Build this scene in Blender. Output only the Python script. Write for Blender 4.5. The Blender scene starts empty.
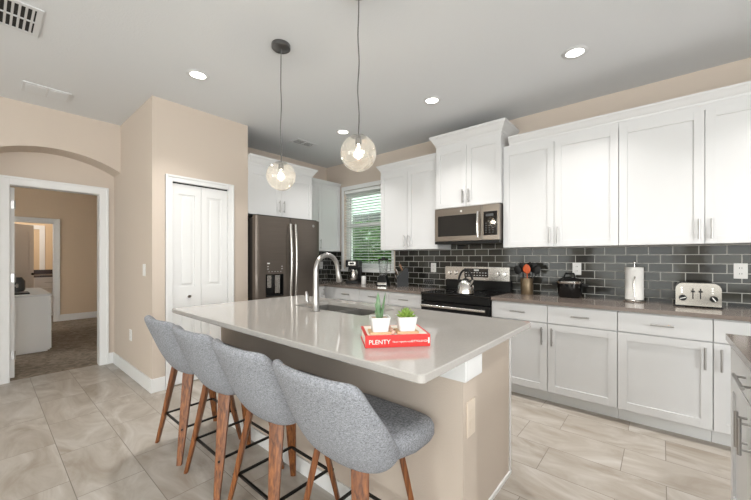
import bpy, bmesh, math, random
from mathutils import Vector, Matrix
random.seed(4)
S = bpy.context.scene
COL = S.collection
PI = math.pi

# ------------------------------------------------------------------ camera, world, exposure
cam = bpy.data.cameras.new('camera'); camo = bpy.data.objects.new('camera', cam); COL.objects.link(camo)
camo.location = (0, 0, 1.284); camo.rotation_euler = (PI/2, 0, math.radians(40.496))
cam.sensor_width = 36; cam.lens = 36*335.1/751; cam.shift_y = 7.9/751; cam.clip_start = .02
S.camera = camo
W = bpy.data.worlds.new('world'); S.world = W; W.use_nodes = True
W.node_tree.nodes['Background'].inputs[0].default_value = (.96, 1, .97, 1)
W.node_tree.nodes['Background'].inputs[1].default_value = 4.0
vs = S.view_settings
vs.view_transform = 'Standard'; vs.look = 'None'; vs.gamma = 1; vs.use_curve_mapping = False
vs.exposure = 0.05

def light(name, kind, loc, rot, energy, color=(1, 1, 1), size=1, size_y=None, spread=None, disk=False):
    l = bpy.data.lights.new(name, kind); l.energy = energy; l.color = color
    if kind == 'AREA':
        l.size = size
        if disk: l.shape = 'DISK'
        elif size_y: l.shape = 'RECTANGLE'; l.size_y = size_y
        if spread: l.spread = spread
    elif kind == 'POINT': l.shadow_soft_size = size
    o = bpy.data.objects.new(name, l); o.location = loc; o.rotation_euler = rot; COL.objects.link(o)
    return o
# daylight at unseen windows behind the camera, plus an added pair on the right
for wx in (-3.2, -0.6, 1.9):
    light('daylight_south', 'AREA', (wx, -4.46, 1.3), (PI/2, 0, PI), 54, (.955, .98, 1), 2.0, 2.2)
for wy in (-3.0, -.2):
    light('daylight_east_added', 'AREA', (3.36, wy, 1.35), (PI/2, 0, PI/2), 90, (.955, .98, 1), 1.8, 2.1)
light('bedroom_fill_light', 'AREA', (-7.4, -1.96, 1.4), (PI/2, 0, PI), 200, (1, .98, .95), 1.6, 1.3)  # lamp added to brighten the bedroom, set at a likewise added window

# ------------------------------------------------------------------ materials
def lin(c):
    return tuple((x/255/12.92 if x/255 <= .04045 else ((x/255+.055)/1.055)**2.4) for x in c)
def newmat(name):
    m = bpy.data.materials.new(name); m.use_nodes = True
    return m, m.node_tree, m.node_tree.nodes['Principled BSDF']
def mat(name, rgb, rough=.5, metal=0, spec=.5, var=0, vscale=8, bump=0, bscale=60, coat=0, emis=None, estr=0, stretch=None, rgb2=None, alpha=1):
    m, nt, b = newmat(name)
    c = lin(rgb); b.inputs['Base Color'].default_value = (*c, 1)
    b.inputs['Roughness'].default_value = rough; b.inputs['Metallic'].default_value = metal
    b.inputs['Specular IOR Level'].default_value = spec; b.inputs['Coat Weight'].default_value = coat
    N = nt.nodes; L = nt.links
    tc = N.new('ShaderNodeTexCoord'); mp = N.new('ShaderNodeMapping'); L.new(tc.outputs['Object'], mp.inputs[0])
    if stretch: mp.inputs['Scale'].default_value = stretch
    if var or rgb2:
        n = N.new('ShaderNodeTexNoise'); n.inputs['Scale'].default_value = vscale; n.inputs['Detail'].default_value = 5
        L.new(mp.outputs[0], n.inputs['Vector'])
        r = N.new('ShaderNodeValToRGB'); L.new(n.outputs['Fac'], r.inputs[0])
        r.color_ramp.elements[0].position = .32; r.color_ramp.elements[1].position = .68
        c2 = lin(rgb2) if rgb2 else tuple(min(1, x*(1+var)) for x in c)
        c1 = c if rgb2 else tuple(x*(1-var) for x in c)
        r.color_ramp.elements[0].color = (*c1, 1); r.color_ramp.elements[1].color = (*c2, 1)
        L.new(r.outputs[0], b.inputs['Base Color'])
    if bump:
        n2 = N.new('ShaderNodeTexNoise'); n2.inputs['Scale'].default_value = bscale; n2.inputs['Detail'].default_value = 3
        L.new(mp.outputs[0], n2.inputs['Vector'])
        bp = N.new('ShaderNodeBump'); bp.inputs['Strength'].default_value = bump; bp.inputs['Distance'].default_value = .004
        L.new(n2.outputs['Fac'], bp.inputs['Height']); L.new(bp.outputs[0], b.inputs['Normal'])
    if emis:
        b.inputs['Emission Color'].default_value = (*lin(emis), 1); b.inputs['Emission Strength'].default_value = estr
    return m

M = {}
M['wall'] = mat('wall_paint', (203, 190, 177), .75, spec=.25, bump=.25, bscale=180)
M['hallwall'] = mat('hall_paint', (204, 184, 160), .8, spec=.2, bump=.2, bscale=180)
M['ceil'] = mat('ceiling_paint', (220, 222, 224), .9, spec=.15, bump=.35, bscale=70)
M['white'] = mat('cabinet_white', (212, 212, 212), .3, spec=.45)
M['trim'] = mat('trim_white', (228, 228, 227), .38, spec=.4)
M['nickel'] = mat('brushed_nickel', (176, 174, 172), .28, 1)
M['steel'] = mat('stainless', (190, 186, 181), .27, 1, var=.06, vscale=3, stretch=(1, 1, 60))
M['slate'] = mat('slate_steel', (112, 104, 97), .34, .85, var=.05, vscale=3, stretch=(1, 1, 60))
M['steel_dark'] = mat('stainless_dark', (146, 138, 130), .3, 1, var=.05, vscale=3, stretch=(1, 1, 60))
M['toast'] = mat('toaster_steel', (158, 153, 146), .22, 1)
M['blackglass'] = mat('black_glass', (14, 14, 15), .06, 0, .6)
M['black'] = mat('black_plastic', (13, 13, 13), .38, spec=.3)
M['dark'] = mat('dark_gap', (30, 29, 28), .7)
M['sinksteel'] = mat('sink_steel', (128, 126, 122), .3, .35)
M['plate'] = mat('outlet_white', (232, 231, 228), .35)
M['paper'] = mat('paper_white', (236, 234, 230), .9, bump=.4, bscale=120)
M['vent'] = mat('vent_white', (212, 213, 214), .5)
M['chrome'] = mat('chrome', (215, 213, 210), .12, 1)
M['ceramic'] = mat('ceramic_white', (218, 217, 215), .25)
M['coaster'] = mat('coaster_wood', (205, 165, 125), .55, var=.15, vscale=30, stretch=(1, 8, 1))
M['red'] = mat('book_red', (205, 42, 38), .45)
M['pages'] = mat('book_pages', (232, 226, 214), .8, var=.06, vscale=200, stretch=(.1, .1, 4))
M['ink'] = mat('ink_white', (240, 225, 218), .6)
M['cork'] = mat('soil_gravel', (178, 158, 134), .9, var=.3, vscale=120)
M['aloe'] = mat('aloe_leaf', (70, 118, 68), .5, rgb2=(128, 148, 120), vscale=30)
M['succ'] = mat('succulent_leaf', (92, 128, 44), .45, rgb2=(150, 172, 84), vscale=30)
M['crock'] = mat('crock_bronze', (122, 106, 84), .35, .6, var=.12, vscale=10)
M['orange'] = mat('orange_silicone', (214, 96, 48), .45)
M['cord'] = mat('cord_grey', (92, 90, 88), .5)
M['pcanopy'] = mat('canopy_metal', (120, 120, 120), .3, 1)
M['bath_wall'] = mat('bath_paint', (214, 190, 158), .8)
M['darkstone'] = mat('vanity_stone', (50, 36, 32), .3)
M['leaf'] = mat('outdoor_leaf', (40, 74, 24), .7, rgb2=(98, 144, 58), vscale=9)
M['stucco'] = mat('outdoor_stucco', (222, 240, 230), .9)
M['grass'] = mat('lawn', (86, 120, 60), .95, var=.2, vscale=5)
M['blind'] = mat('blind_white', (232, 234, 232), .5)
M['dgrey'] = mat('grey_screen', (70, 72, 74), .3)
M['knifewood'] = mat('knife_handle', (150, 112, 84), .4)
M['doorgrey'] = mat('inner_door_paint', (205, 205, 207), .45)

def wood():
    m, nt, b = newmat('walnut'); N = nt.nodes; L = nt.links
    tc = N.new('ShaderNodeTexCoord'); mp = N.new('ShaderNodeMapping'); L.new(tc.outputs['Object'], mp.inputs[0])
    mp.inputs['Scale'].default_value = (60, 60, 3.2)
    n = N.new('ShaderNodeTexNoise'); n.inputs['Scale'].default_value = 1.6; n.inputs['Detail'].default_value = 6; n.inputs['Distortion'].default_value = .6
    L.new(mp.outputs[0], n.inputs['Vector'])
    r = N.new('ShaderNodeValToRGB'); L.new(n.outputs['Fac'], r.inputs[0])
    e = r.color_ramp.elements; e[0].position = .3; e[0].color = (*lin((78, 42, 22)), 1); e[1].position = .72; e[1].color = (*lin((152, 94, 50)), 1)
    L.new(r.outputs[0], b.inputs['Base Color']); b.inputs['Roughness'].default_value = .38
    return m
M['wood'] = wood()

def fabric():
    m, nt, b = newmat('grey_linen'); N = nt.nodes; L = nt.links
    tc = N.new('ShaderNodeTexCoord')
    outs = []
    for sc in ((110, 110, 800), (700, 700, 90)):
        mp = N.new('ShaderNodeMapping'); mp.inputs['Scale'].default_value = sc; L.new(tc.outputs['Object'], mp.inputs[0])
        n = N.new('ShaderNodeTexNoise'); n.inputs['Scale'].default_value = 1; n.inputs['Detail'].default_value = 2; L.new(mp.outputs[0], n.inputs['Vector'])
        outs.append(n.outputs['Fac'])
    a = N.new('ShaderNodeMath'); a.operation = 'ADD'; L.new(outs[0], a.inputs[0]); L.new(outs[1], a.inputs[1])
    h = N.new('ShaderNodeMath'); h.operation = 'MULTIPLY'; h.inputs[1].default_value = .5; L.new(a.outputs[0], h.inputs[0])
    r = N.new('ShaderNodeValToRGB'); L.new(h.outputs[0], r.inputs[0])
    e = r.color_ramp.elements; e[0].position = .36; e[0].color = (*lin((92, 94, 99)), 1); e[1].position = .64; e[1].color = (*lin((172, 174, 179)), 1)
    L.new(r.outputs[0], b.inputs['Base Color']); b.inputs['Roughness'].default_value = .95; b.inputs['Specular IOR Level'].default_value = .15
    bp = N.new('ShaderNodeBump'); bp.inputs['Strength'].default_value = .35; bp.inputs['Distance'].default_value = .002
    L.new(h.outputs[0], bp.inputs['Height']); L.new(bp.outputs[0], b.inputs['Normal'])
    return m
M['fabric'] = fabric()

def floor_mat():
    m, nt, b = newmat('porcelain_tile'); N = nt.nodes; L = nt.links
    tc = N.new('ShaderNodeTexCoord'); mp = N.new('ShaderNodeMapping'); L.new(tc.outputs['Object'], mp.inputs[0])
    mp.inputs['Location'].default_value = (.19+6, -.325+3.1*2, 0)
    br = N.new('ShaderNodeTexBrick'); L.new(mp.outputs[0], br.inputs['Vector'])
    br.offset = .65; br.offset_frequency = 2; br.squash = 1
    br.inputs['Scale'].default_value = 1; br.inputs['Brick Width'].default_value = .6; br.inputs['Row Height'].default_value = .31
    br.inputs['Mortar Size'].default_value = .0022; br.inputs['Mortar Smooth'].default_value = .2
    br.inputs['Color1'].default_value = (.45, .45, .45, 1); br.inputs['Color2'].default_value = (.55, .55, .55, 1); br.inputs['Mortar'].default_value = (0, 0, 0, 1)
    # veined clouds, shifted from tile to tile
    mp2 = N.new('ShaderNodeMapping'); mp2.inputs['Scale'].default_value = (1.0, 2.6, 1); mp2.inputs['Rotation'].default_value = (0, 0, .35); L.new(tc.outputs['Object'], mp2.inputs[0])
    sh = N.new('ShaderNodeVectorMath'); sh.operation = 'MULTIPLY_ADD'; sh.inputs[1].default_value = (40, 40, 40)
    L.new(br.outputs['Color'], sh.inputs[0]); L.new(mp2.outputs[0], sh.inputs[2])
    n = N.new('ShaderNodeTexNoise'); n.inputs['Scale'].default_value = 1.7; n.inputs['Detail'].default_value = 7; n.inputs['Distortion'].default_value = 1.6; n.inputs['Roughness'].default_value = .58
    L.new(sh.outputs[0], n.inputs['Vector'])
    r = N.new('ShaderNodeValToRGB'); L.new(n.outputs['Fac'], r.inputs[0]); e = r.color_ramp.elements
    e[0].position = .28; e[0].color = (*lin((150, 139, 126)), 1); e[1].position = .72; e[1].color = (*lin((193, 188, 181)), 1)
    mid = r.color_ramp.elements.new(.5); mid.color = (*lin((172, 164, 154)), 1)
    mx = N.new('ShaderNodeMix'); mx.data_type = 'RGBA'; L.new(br.outputs['Fac'], mx.inputs[0]); L.new(r.outputs[0], mx.inputs[6]); mx.inputs[7].default_value = (*lin((128, 119, 109)), 1)
    L.new(mx.outputs[2], b.inputs['Base Color']); b.inputs['Roughness'].default_value = .33; b.inputs['Specular IOR Level'].default_value = .35
    bp = N.new('ShaderNodeBump'); bp.invert = True; bp.inputs['Strength'].default_value = .5; bp.inputs['Distance'].default_value = .002
    L.new(br.outputs['Fac'], bp.inputs['Height']); L.new(bp.outputs[0], b.inputs['Normal'])
    return m
M['floor'] = floor_mat()

def carpet():
    m, nt, b = newmat('carpet_pile'); N = nt.nodes; L = nt.links
    tc = N.new('ShaderNodeTexCoord')
    n = N.new('ShaderNodeTexNoise'); n.inputs['Scale'].default_value = 13; n.inputs['Detail'].default_value = 8; n.inputs['Distortion'].default_value = 1.2; L.new(tc.outputs['Object'], n.inputs['Vector'])
    r = N.new('ShaderNodeValToRGB'); L.new(n.outputs['Fac'], r.inputs[0]); e = r.color_ramp.elements
    e[0].position = .36; e[0].color = (*lin((126, 113, 100)), 1); e[1].position = .64; e[1].color = (*lin((164, 150, 135)), 1)
    L.new(r.outputs[0], b.inputs['Base Color']); b.inputs['Roughness'].default_value = 1
    n2 = N.new('ShaderNodeTexNoise'); n2.inputs['Scale'].default_value = 160; L.new(tc.outputs['Object'], n2.inputs['Vector'])
    bp = N.new('ShaderNodeBump'); bp.inputs['Strength'].default_value = .8; bp.inputs['Distance'].default_value = .01
    L.new(n2.outputs['Fac'], bp.inputs['Height']); L.new(bp.outputs[0], b.inputs['Normal'])
    return m
M['carpet'] = carpet()

def tile_mat(name, axes, x0, z0):
    m, nt, b = newmat(name); N = nt.nodes; L = nt.links
    tc = N.new('ShaderNodeTexCoord'); sp = N.new('ShaderNodeSeparateXYZ'); cb = N.new('ShaderNodeCombineXYZ')
    L.new(tc.outputs['Object'], sp.inputs[0])
    a1 = N.new('ShaderNodeMath'); a1.operation = 'ADD'; a1.inputs[1].default_value = x0; L.new(sp.outputs[axes], a1.inputs[0])
    a2 = N.new('ShaderNodeMath'); a2.operation = 'ADD'; a2.inputs[1].default_value = z0; L.new(sp.outputs['Z'], a2.inputs[0])
    L.new(a1.outputs[0], cb.inputs[0]); L.new(a2.outputs[0], cb.inputs[1])
    br = N.new('ShaderNodeTexBrick'); L.new(cb.outputs[0], br.inputs['Vector'])
    br.offset = .5; br.inputs['Scale'].default_value = 1; br.inputs['Brick Width'].default_value = .161; br.inputs['Row Height'].default_value = .0755
    br.inputs['Mortar Size'].default_value = .0030; br.inputs['Mortar Smooth'].default_value = .1; br.inputs['Bias'].default_value = 0
    br.inputs['Color1'].default_value = (*lin((32, 31, 28)), 1); br.inputs['Color2'].default_value = (*lin((68, 67, 60)), 1); br.inputs['Mortar'].default_value = (*lin((192, 190, 184)), 1)
    L.new(br.outputs['Color'], b.inputs['Base Color'])
    rr = N.new('ShaderNodeMapRange'); rr.inputs[3].default_value = .1; rr.inputs[4].default_value = .7; L.new(br.outputs['Fac'], rr.inputs[0]); L.new(rr.outputs[0], b.inputs['Roughness']); b.inputs['Specular IOR Level'].default_value = .38
    n = N.new('ShaderNodeTexNoise'); n.inputs['Scale'].default_value = 9; L.new(cb.outputs[0], n.inputs['Vector'])
    bp0 = N.new('ShaderNodeBump'); bp0.inputs['Strength'].default_value = .25; bp0.inputs['Distance'].default_value = .004; L.new(n.outputs['Fac'], bp0.inputs['Height'])
    bp = N.new('ShaderNodeBump'); bp.invert = True; bp.inputs['Strength'].default_value = .6; bp.inputs['Distance'].default_value = .003
    L.new(br.outputs['Fac'], bp.inputs['Height']); L.new(bp0.outputs[0], bp.inputs['Normal']); L.new(bp.outputs[0], b.inputs['Normal'])
    return m
M['tileX'] = tile_mat('glass_tile_range_wall', 'X', .089+6.44, -1.160+.0755*21)
M['tileY'] = tile_mat('glass_tile_fridge_wall', 'Y', 3.22, -1.160+.0755*21)

def stone(name, c1, c2, rough):
    m, nt, b = newmat(name); N = nt.nodes; L = nt.links
    tc = N.new('ShaderNodeTexCoord')
    n = N.new('ShaderNodeTexNoise'); n.inputs['Scale'].default_value = 120; n.inputs['Detail'].default_value = 4; L.new(tc.outputs['Object'], n.inputs['Vector'])
    r = N.new('ShaderNodeValToRGB'); L.new(n.outputs['Fac'], r.inputs[0]); e = r.color_ramp.elements
    e[0].position = .35; e[0].color = (*lin(c1), 1); e[1].position = .65; e[1].color = (*lin(c2), 1)
    L.new(r.outputs[0], b.inputs['Base Color']); b.inputs['Roughness'].default_value = rough; b.inputs['Specular IOR Level'].default_value = .6
    return m
M['quartz'] = stone('grey_quartz', (176, 172, 167), (180, 176, 171), .07)
M['quartz_reflect'] = stone('quartz_dark_reflection', (116, 105, 98), (126, 115, 107), .14)  # same quartz as the island, colour darkened to stand for reflections

def glass(name, tint, gl=.10, diff=0, rough=.02):
    m, nt, b = newmat(name); N = nt.nodes; L = nt.links
    N.remove(b); out = N['Material Output']
    t = N.new('ShaderNodeBsdfTransparent'); t.inputs[0].default_value = (*tint, 1)
    g = N.new('ShaderNodeBsdfGlossy'); g.inputs['Roughness'].default_value = rough
    fr = N.new('ShaderNodeLayerWeight'); fr.inputs[0].default_value = .35
    mr = N.new('ShaderNodeMapRange'); mr.inputs[3].default_value = gl*.5; mr.inputs[4].default_value = min(1, gl*5); L.new(fr.outputs['Facing'], mr.inputs[0])
    mx = N.new('ShaderNodeMixShader'); L.new(mr.outputs[0], mx.inputs[0]); L.new(t.outputs[0], mx.inputs[1]); L.new(g.outputs[0], mx.inputs[2])
    last = mx.outputs[0]
    if diff:
        d = N.new('ShaderNodeBsdfDiffuse'); d.inputs[0].default_value = (.8, .79, .77, 1)
        nz = N.new('ShaderNodeTexNoise'); nz.inputs['Scale'].default_value = 14; nz.inputs['Detail'].default_value = 6
        mr2 = N.new('ShaderNodeMapRange'); mr2.inputs[1].default_value = .35; mr2.inputs[2].default_value = .7; mr2.inputs[3].default_value = diff*.6; mr2.inputs[4].default_value = diff*1.6; L.new(nz.outputs['Fac'], mr2.inputs[0])
        m2 = N.new('ShaderNodeMixShader'); L.new(mr2.outputs[0], m2.inputs[0])
        L.new(last, m2.inputs[1]); L.new(d.outputs[0], m2.inputs[2]); last = m2.outputs[0]
    L.new(last, out.inputs[0])
    return m
M['pane'] = glass('window_glass', (.93, .99, .96), .08)
M['globe'] = glass('globe_glass', (.92, .89, .84), .14, .045)
M['jar'] = glass('jar_glass', (.85, .87, .87), .14, .06)
M['bulbglass'] = mat('bulb_glow', (255, 214, 150), .3, emis=(255, 196, 120), estr=14)
M['down'] = mat('downlight_glow', (255, 255, 250), .3, emis=(255, 250, 240), estr=7)

# ------------------------------------------------------------------ mesh builder
ORG = {}
class MB:
    def __init__(s): s.bm = bmesh.new()
    def box(s, x0, x1, y0, y1, z0, z1, bev=0, seg=2, R=None):
        v = [s.bm.verts.new((x, y, z)) for x in (x0, x1) for y in (y0, y1) for z in (z0, z1)]
        f = [(0, 1, 3, 2), (4, 6, 7, 5), (0, 4, 5, 1), (2, 3, 7, 6), (0, 2, 6, 4), (1, 5, 7, 3)]
        fs = [s.bm.faces.new([v[i] for i in q]) for q in f]
        bmesh.ops.recalc_face_normals(s.bm, faces=fs)
        if bev:
            ed = list({e for q in fs for e in q.edges})
            r = bmesh.ops.bevel(s.bm, geom=ed, offset=bev, segments=seg, profile=.6, affect='EDGES')
            v = list({w for q in r['faces'] for w in q.verts})
        if R: 
            for w in v: w.co = R @ w.co
        return s
    def ring(s, c, ax, r, n, ref=None):
        ax = Vector(ax).normalized(); u = ax.orthogonal().normalized() if ref is None else Vector(ref); w = ax.cross(u)
        return [s.bm.verts.new(Vector(c)+(u*math.cos(2*PI*i/n)+w*math.sin(2*PI*i/n))*r) for i in range(n)]
    def skin(s, rings, cap=True):
        n = len(rings[0])
        for a, b in zip(rings, rings[1:]):
            for i in range(n): s.bm.faces.new((a[i], a[(i+1) % n], b[(i+1) % n], b[i]))
        if cap:
            s.bm.faces.new(rings[0][::-1]); s.bm.faces.new(rings[-1])
        return s
    def cyl(s, p0, p1, r, r2=None, n=16):
        r2 = r if r2 is None else r2; ax = Vector(p1)-Vector(p0); u = ax.orthogonal().normalized()
        return s.skin([s.ring(p0, ax, r, n, u), s.ring(p1, ax, r2, n, u)])
    def lathe(s, prof, c=(0, 0, 0), n=32, cap=True):
        rings = []
        for r, z in prof:
            rings.append([s.bm.verts.new((c[0]+max(r, 1e-4)*math.cos(2*PI*i/n), c[1]+max(r, 1e-4)*math.sin(2*PI*i/n), c[2]+z)) for i in range(n)])
        return s.skin(rings, cap)
    def tube(s, pts, r, n=10):
        pts = [Vector(p) for p in pts]; rings = []
        rs = r if isinstance(r, (list, tuple)) else [r]*len(pts)
        u = None
        for i, p in enumerate(pts):
            a = (pts[min(i+1, len(pts)-1)]-pts[max(i-1, 0)]).normalized()
            if u is None: u = a.orthogonal().normalized()
            else: u = (u-a*u.dot(a)).normalized()
            rings.append(s.ring(p, a, rs[i], n, u))
        return s.skin(rings)
    def prism(s, poly, a0, a1, f):
        A = [s.bm.verts.new(f(u, v, a0)) for u, v in poly]; B = [s.bm.verts.new(f(u, v, a1)) for u, v in poly]
        return s.skin([A, B])
    def build(s, name, m, parent=None, smooth=False, kind=None):
        bmesh.ops.recalc_face_normals(s.bm, faces=s.bm.faces)
        me = bpy.data.meshes.new(name)
        if parent is not None:
            p = parent; off = Vector((0, 0, 0))
            off = ORG.get(parent.name, Vector((0, 0, 0)))
            if off.length: bmesh.ops.translate(s.bm, verts=s.bm.verts, vec=-off)
        s.bm.to_mesh(me); s.bm.free()
        me.materials.append(M[m] if isinstance(m, str) else m)
        if smooth:
            for p in me.polygons: p.use_smooth = True
            if smooth != 'full':
                try: me.set_sharp_from_angle(angle=math.radians(38))
                except Exception: pass
        o = bpy.data.objects.new(name, me); COL.objects.link(o)
        if parent is not None:
            o.parent = parent; ORG[o.name] = ORG.get(parent.name, Vector((0, 0, 0)))
        if kind: o['kind'] = kind
        return o

def thing(name, label, cat, loc, rotz=0, group=None, local=False):
    o = bpy.data.objects.new(name, None); COL.objects.link(o); o.empty_display_size = .05
    o.location = loc; o.rotation_euler = (0, 0, rotz); o['label'] = label; o['category'] = cat
    if group: o['group'] = group
    ORG[o.name] = Vector((0, 0, 0)) if local else Vector(loc)
    return o
def tag(o, label, cat, group=None):
    o['label'] = label; o['category'] = cat
    if group: o['group'] = group
    return o
def center_origin(o, loc):
    loc = Vector(loc); o.data.transform(Matrix.Translation(-loc)); o.location = loc; ORG[o.name] = loc; return o
def struct(name, mb, m, smooth=False): return mb.build(name, m, None, smooth, 'structure')
def copy_tree(o, parent=None):
    c = o.copy(); COL.objects.link(c); c.parent = parent
    for ch in list(o.children): copy_tree(ch, c)
    return c

def text_mesh(body, size, font_extrude=.0004):
    cu = bpy.data.curves.new('txt', 'FONT'); cu.body = body; cu.size = size; cu.extrude = font_extrude
    o = bpy.data.objects.new('txt', cu); COL.objects.link(o)
    bpy.context.view_layer.update()
    me = bpy.data.meshes.new_from_object(o.evaluated_get(bpy.context.evaluated_depsgraph_get()))
    bpy.data.objects.remove(o); return me

# ------------------------------------------------------------------ room shell
ZC = 2.829
XL, YB, XR, YS = -4.38, 3.84, 3.4, -4.5
def wall_holes(name, m, fixed, a, z, holes, axis, depth):
    """axis 'Y': wall in plane y=fixed (a = x range); depth = other face"""
    mb = MB(); A = sorted({a[0], a[1], *[h[0] for h in holes], *[h[1] for h in holes]}); Z = sorted({z[0], z[1], *[h[2] for h in holes], *[h[3] for h in holes]})
    f0, f1 = sorted((fixed, depth))
    for i in range(len(A)-1):
        for j in range(len(Z)-1):
            ca, cz = (A[i]+A[i+1])/2, (Z[j]+Z[j+1])/2
            if any(h[0] < ca < h[1] and h[2] < cz < h[3] for h in holes): continue
            if axis == 'Y': mb.box(A[i], A[i+1], f0, f1, Z[j], Z[j+1])
            else: mb.box(f0, f1, A[i], A[i+1], Z[j], Z[j+1])
    bmesh.ops.remove_doubles(mb.bm, verts=mb.bm.verts, dist=1e-5)
    return struct(name, mb, m)

struct('floor', MB().box(-5.165, XR, YS, YB, -.1, 0), 'floor')
struct('floor_carpet', MB().box(-12.2, -5.165, -2.2, 2.6, -.1, 0), 'carpet')
struct('ceiling', MB().box(-12.3, XR+.1, YS-.1, YB+.12, ZC, ZC+.1), 'ceil')
WIN = (-3.96, -2.93, 1.10, 2.38)
wall_holes('wall_back', 'wall', YB, (-4.5, XR+.12), (0, ZC), [WIN], 'Y', YB+.14)
struct('wall_fridge_side', MB().box(-4.5, XL, 2.012, YB, 0, ZC), 'wall')
wall_holes('wall_pantry_front', 'wall', -3.683, (1.043, 2.012), (0, ZC), [(1.204, 1.788, 0, 2.055)], 'X', -3.79)
struct('wall_pantry_side', MB().box(-5.225, -3.79, 1.043, 1.15, 0, ZC), 'wall')
struct('wall_pantry_rear', MB().box(-4.5, -3.79, 1.905, 2.012, 0, ZC), 'wall')
wall_holes('wall_doorway', 'wall', -5.105, (-.04, 1.043), (0, ZC), [(.175, .905, 0, 2.045)], 'X', -5.225)
# arched header and pier
mb = MB(); R_ = 1.05; yc = .502; zc = 2.425-R_
arc = [(-.04+1.083*i/28) for i in range(29)]
poly = [(y, zc+math.sqrt(R_*R_-(y-yc)**2)) for y in arc]
for (ya, za), (yb_, zb) in zip(poly, poly[1:]):
    mb.prism([(ya, za), (yb_, zb), (yb_, ZC), (ya, ZC)], -5.105, -4.808, lambda u, v, a: (a, u, v))
bmesh.ops.remove_doubles(mb.bm, verts=mb.bm.verts, dist=1e-5)
struct('wall_arch', mb, 'wall')
struct('wall_left', MB().box(-5.225, -4.808, YS, -.04, 0, ZC), 'wall')
wall_holes('wall_south', 'wall', YS, (-5.225, XR+.12), (0, ZC), [(wx-1, wx+1, .2, 2.4) for wx in (-3.2, -.6, 1.9)], 'Y', YS-.12)
wall_holes('wall_east', 'wall', XR, (YS, YB), (0, ZC), [(wy-.9, wy+.9, .3, 2.4) for wy in (-3.0, -.2)], 'X', XR+.12)
# bedroom and bath beyond the doorway
struct('wall_bedroom_right', MB().box(-9.42, -5.225, 2.3, 2.4, 0, ZC), 'hallwall')
wall_holes('wall_bedroom_left', 'hallwall', -2.0, (-9.42, -5.225), (0, ZC), [(-8.2, -6.6, .75, 2.05)], 'Y', -2.1)
wall_holes('wall_bedroom_far', 'hallwall', -9.3, (-2.0, 2.3), (0, ZC), [(.2, .93, 0, 1.985)], 'X', -9.42)
struct('wall_bath_far', MB().box(-12.0, -11.9, -1.2, 2.0, 0, ZC), 'bath_wall')
struct('wall_bath_left', MB().box(-11.9, -9.42, -1.3, -1.2, 0, ZC), 'bath_wall')
struct('wall_bath_right', MB().box(-11.9, -9.42, 1.7, 1.8, 0, ZC), 'bath_wall')

# windows on the unseen sides (right and bedroom ones added for daylight)
def win_frame(name, axis, fixed, a0, a1, z0, z1, w=.06, mull=1):
    mb = MB()
    def B(u0, u1, q0, q1):
        if axis == 'Y': mb.box(u0, u1, fixed-.05, fixed-.01, q0, q1)
        else: mb.box(fixed+.01, fixed+.05, u0, u1, q0, q1)
    B(a0, a0+w, z0, z1); B(a1-w, a1, z0, z1); B(a0+w, a1-w, z1-w, z1); B(a0+w, a1-w, z0, z0+w)
    for k in range(mull):
        c = a0+(a1-a0)*(k+1)/(mull+1); B(c-w/2, c+w/2, z0+w, z1-w)
    return struct(name, mb, 'trim')
for i, wx in enumerate((-3.2, -.6, 1.9)): win_frame('window_%d' % (i+2), 'Y', YS, wx-1, wx+1, .2, 2.4)
for i, wy in enumerate((-3.0, -.2)): win_frame('window_%d' % (i+5), 'X', XR, wy-.9, wy+.9, .3, 2.4)
win_frame('window_7', 'Y', -2.0, -8.2, -6.6, .75, 2.05)

# ---- kitchen window with frame, sashes, panes
wy0 = YB+.06
mb = MB()
mb.box(-3.96, -3.90, wy0, YB+.13, 1.10, 2.38).box(-2.99, -2.93, wy0, YB+.13, 1.10, 2.38).box(-3.90, -2.99, wy0, YB+.13, 2.32, 2.38).box(-3.90, -2.99, wy0, YB+.13, 1.10, 1.16)
mb.box(-3.90, -3.86, wy0+.01, YB+.11, 1.16, 2.32).box(-3.03, -2.99, wy0+.01, YB+.11, 1.16, 2.32)
mb.box(-3.86, -3.03, wy0, YB+.11, 1.77, 1.84, .004).box(-3.86, -3.03, wy0+.01, YB+.11, 1.16, 1.20).box(-3.86, -3.03, wy0+.01, YB+.11, 2.28, 2.32)
win = struct('window_1', mb, 'trim')
MB().box(-3.86, -3.03, wy0+.03, wy0+.036, 1.20, 2.28).build('pane', 'pane', win)
struct('trim_window_sill', MB().box(-4.0, -2.9, YB-.035, YB+.06, 1.065, 1.10, .005), 'trim')
mb = MB().box(-4.005, -3.955, YB-.014, YB-.0005, 1.10, 2.44, .003).box(-3.955, -2.9, YB-.014, YB-.0005, 2.375, 2.44, .003)
struct('trim_window_casing', mb, 'trim')
bl = thing('window_blind', 'white horizontal slat blind hanging inside the kitchen window', 'blind', (-3.445, YB+.03, 2.3))
MB().box(-3.95, -2.94, YB+.005, YB+.052, 2.32, 2.372, .004).build('headrail', 'blind', bl)
mb = MB(); z = 1.135; k = 0
while z < 2.31:
    R = Matrix.Translation((0, YB+.029, z)) @ Matrix.Rotation(math.radians(-12), 4, 'X')
    mb.box(-3.945, -2.945, -.021, .021, -.0011, .0011, R=R); z += .043
mb.build('slats', 'blind', bl)
mb = MB()
for x in (-3.75, -3.445, -3.14): mb.cyl((x, YB+.0295, 1.12), (x, YB+.0295, 2.33), .0012, n=6)
mb.build('ladder_cords', 'blind', bl)
MB().box(-3.945, -2.945, YB+.012, YB+.045, 1.104, 1.122, .003).build('bottom_rail', 'blind', bl)

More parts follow.
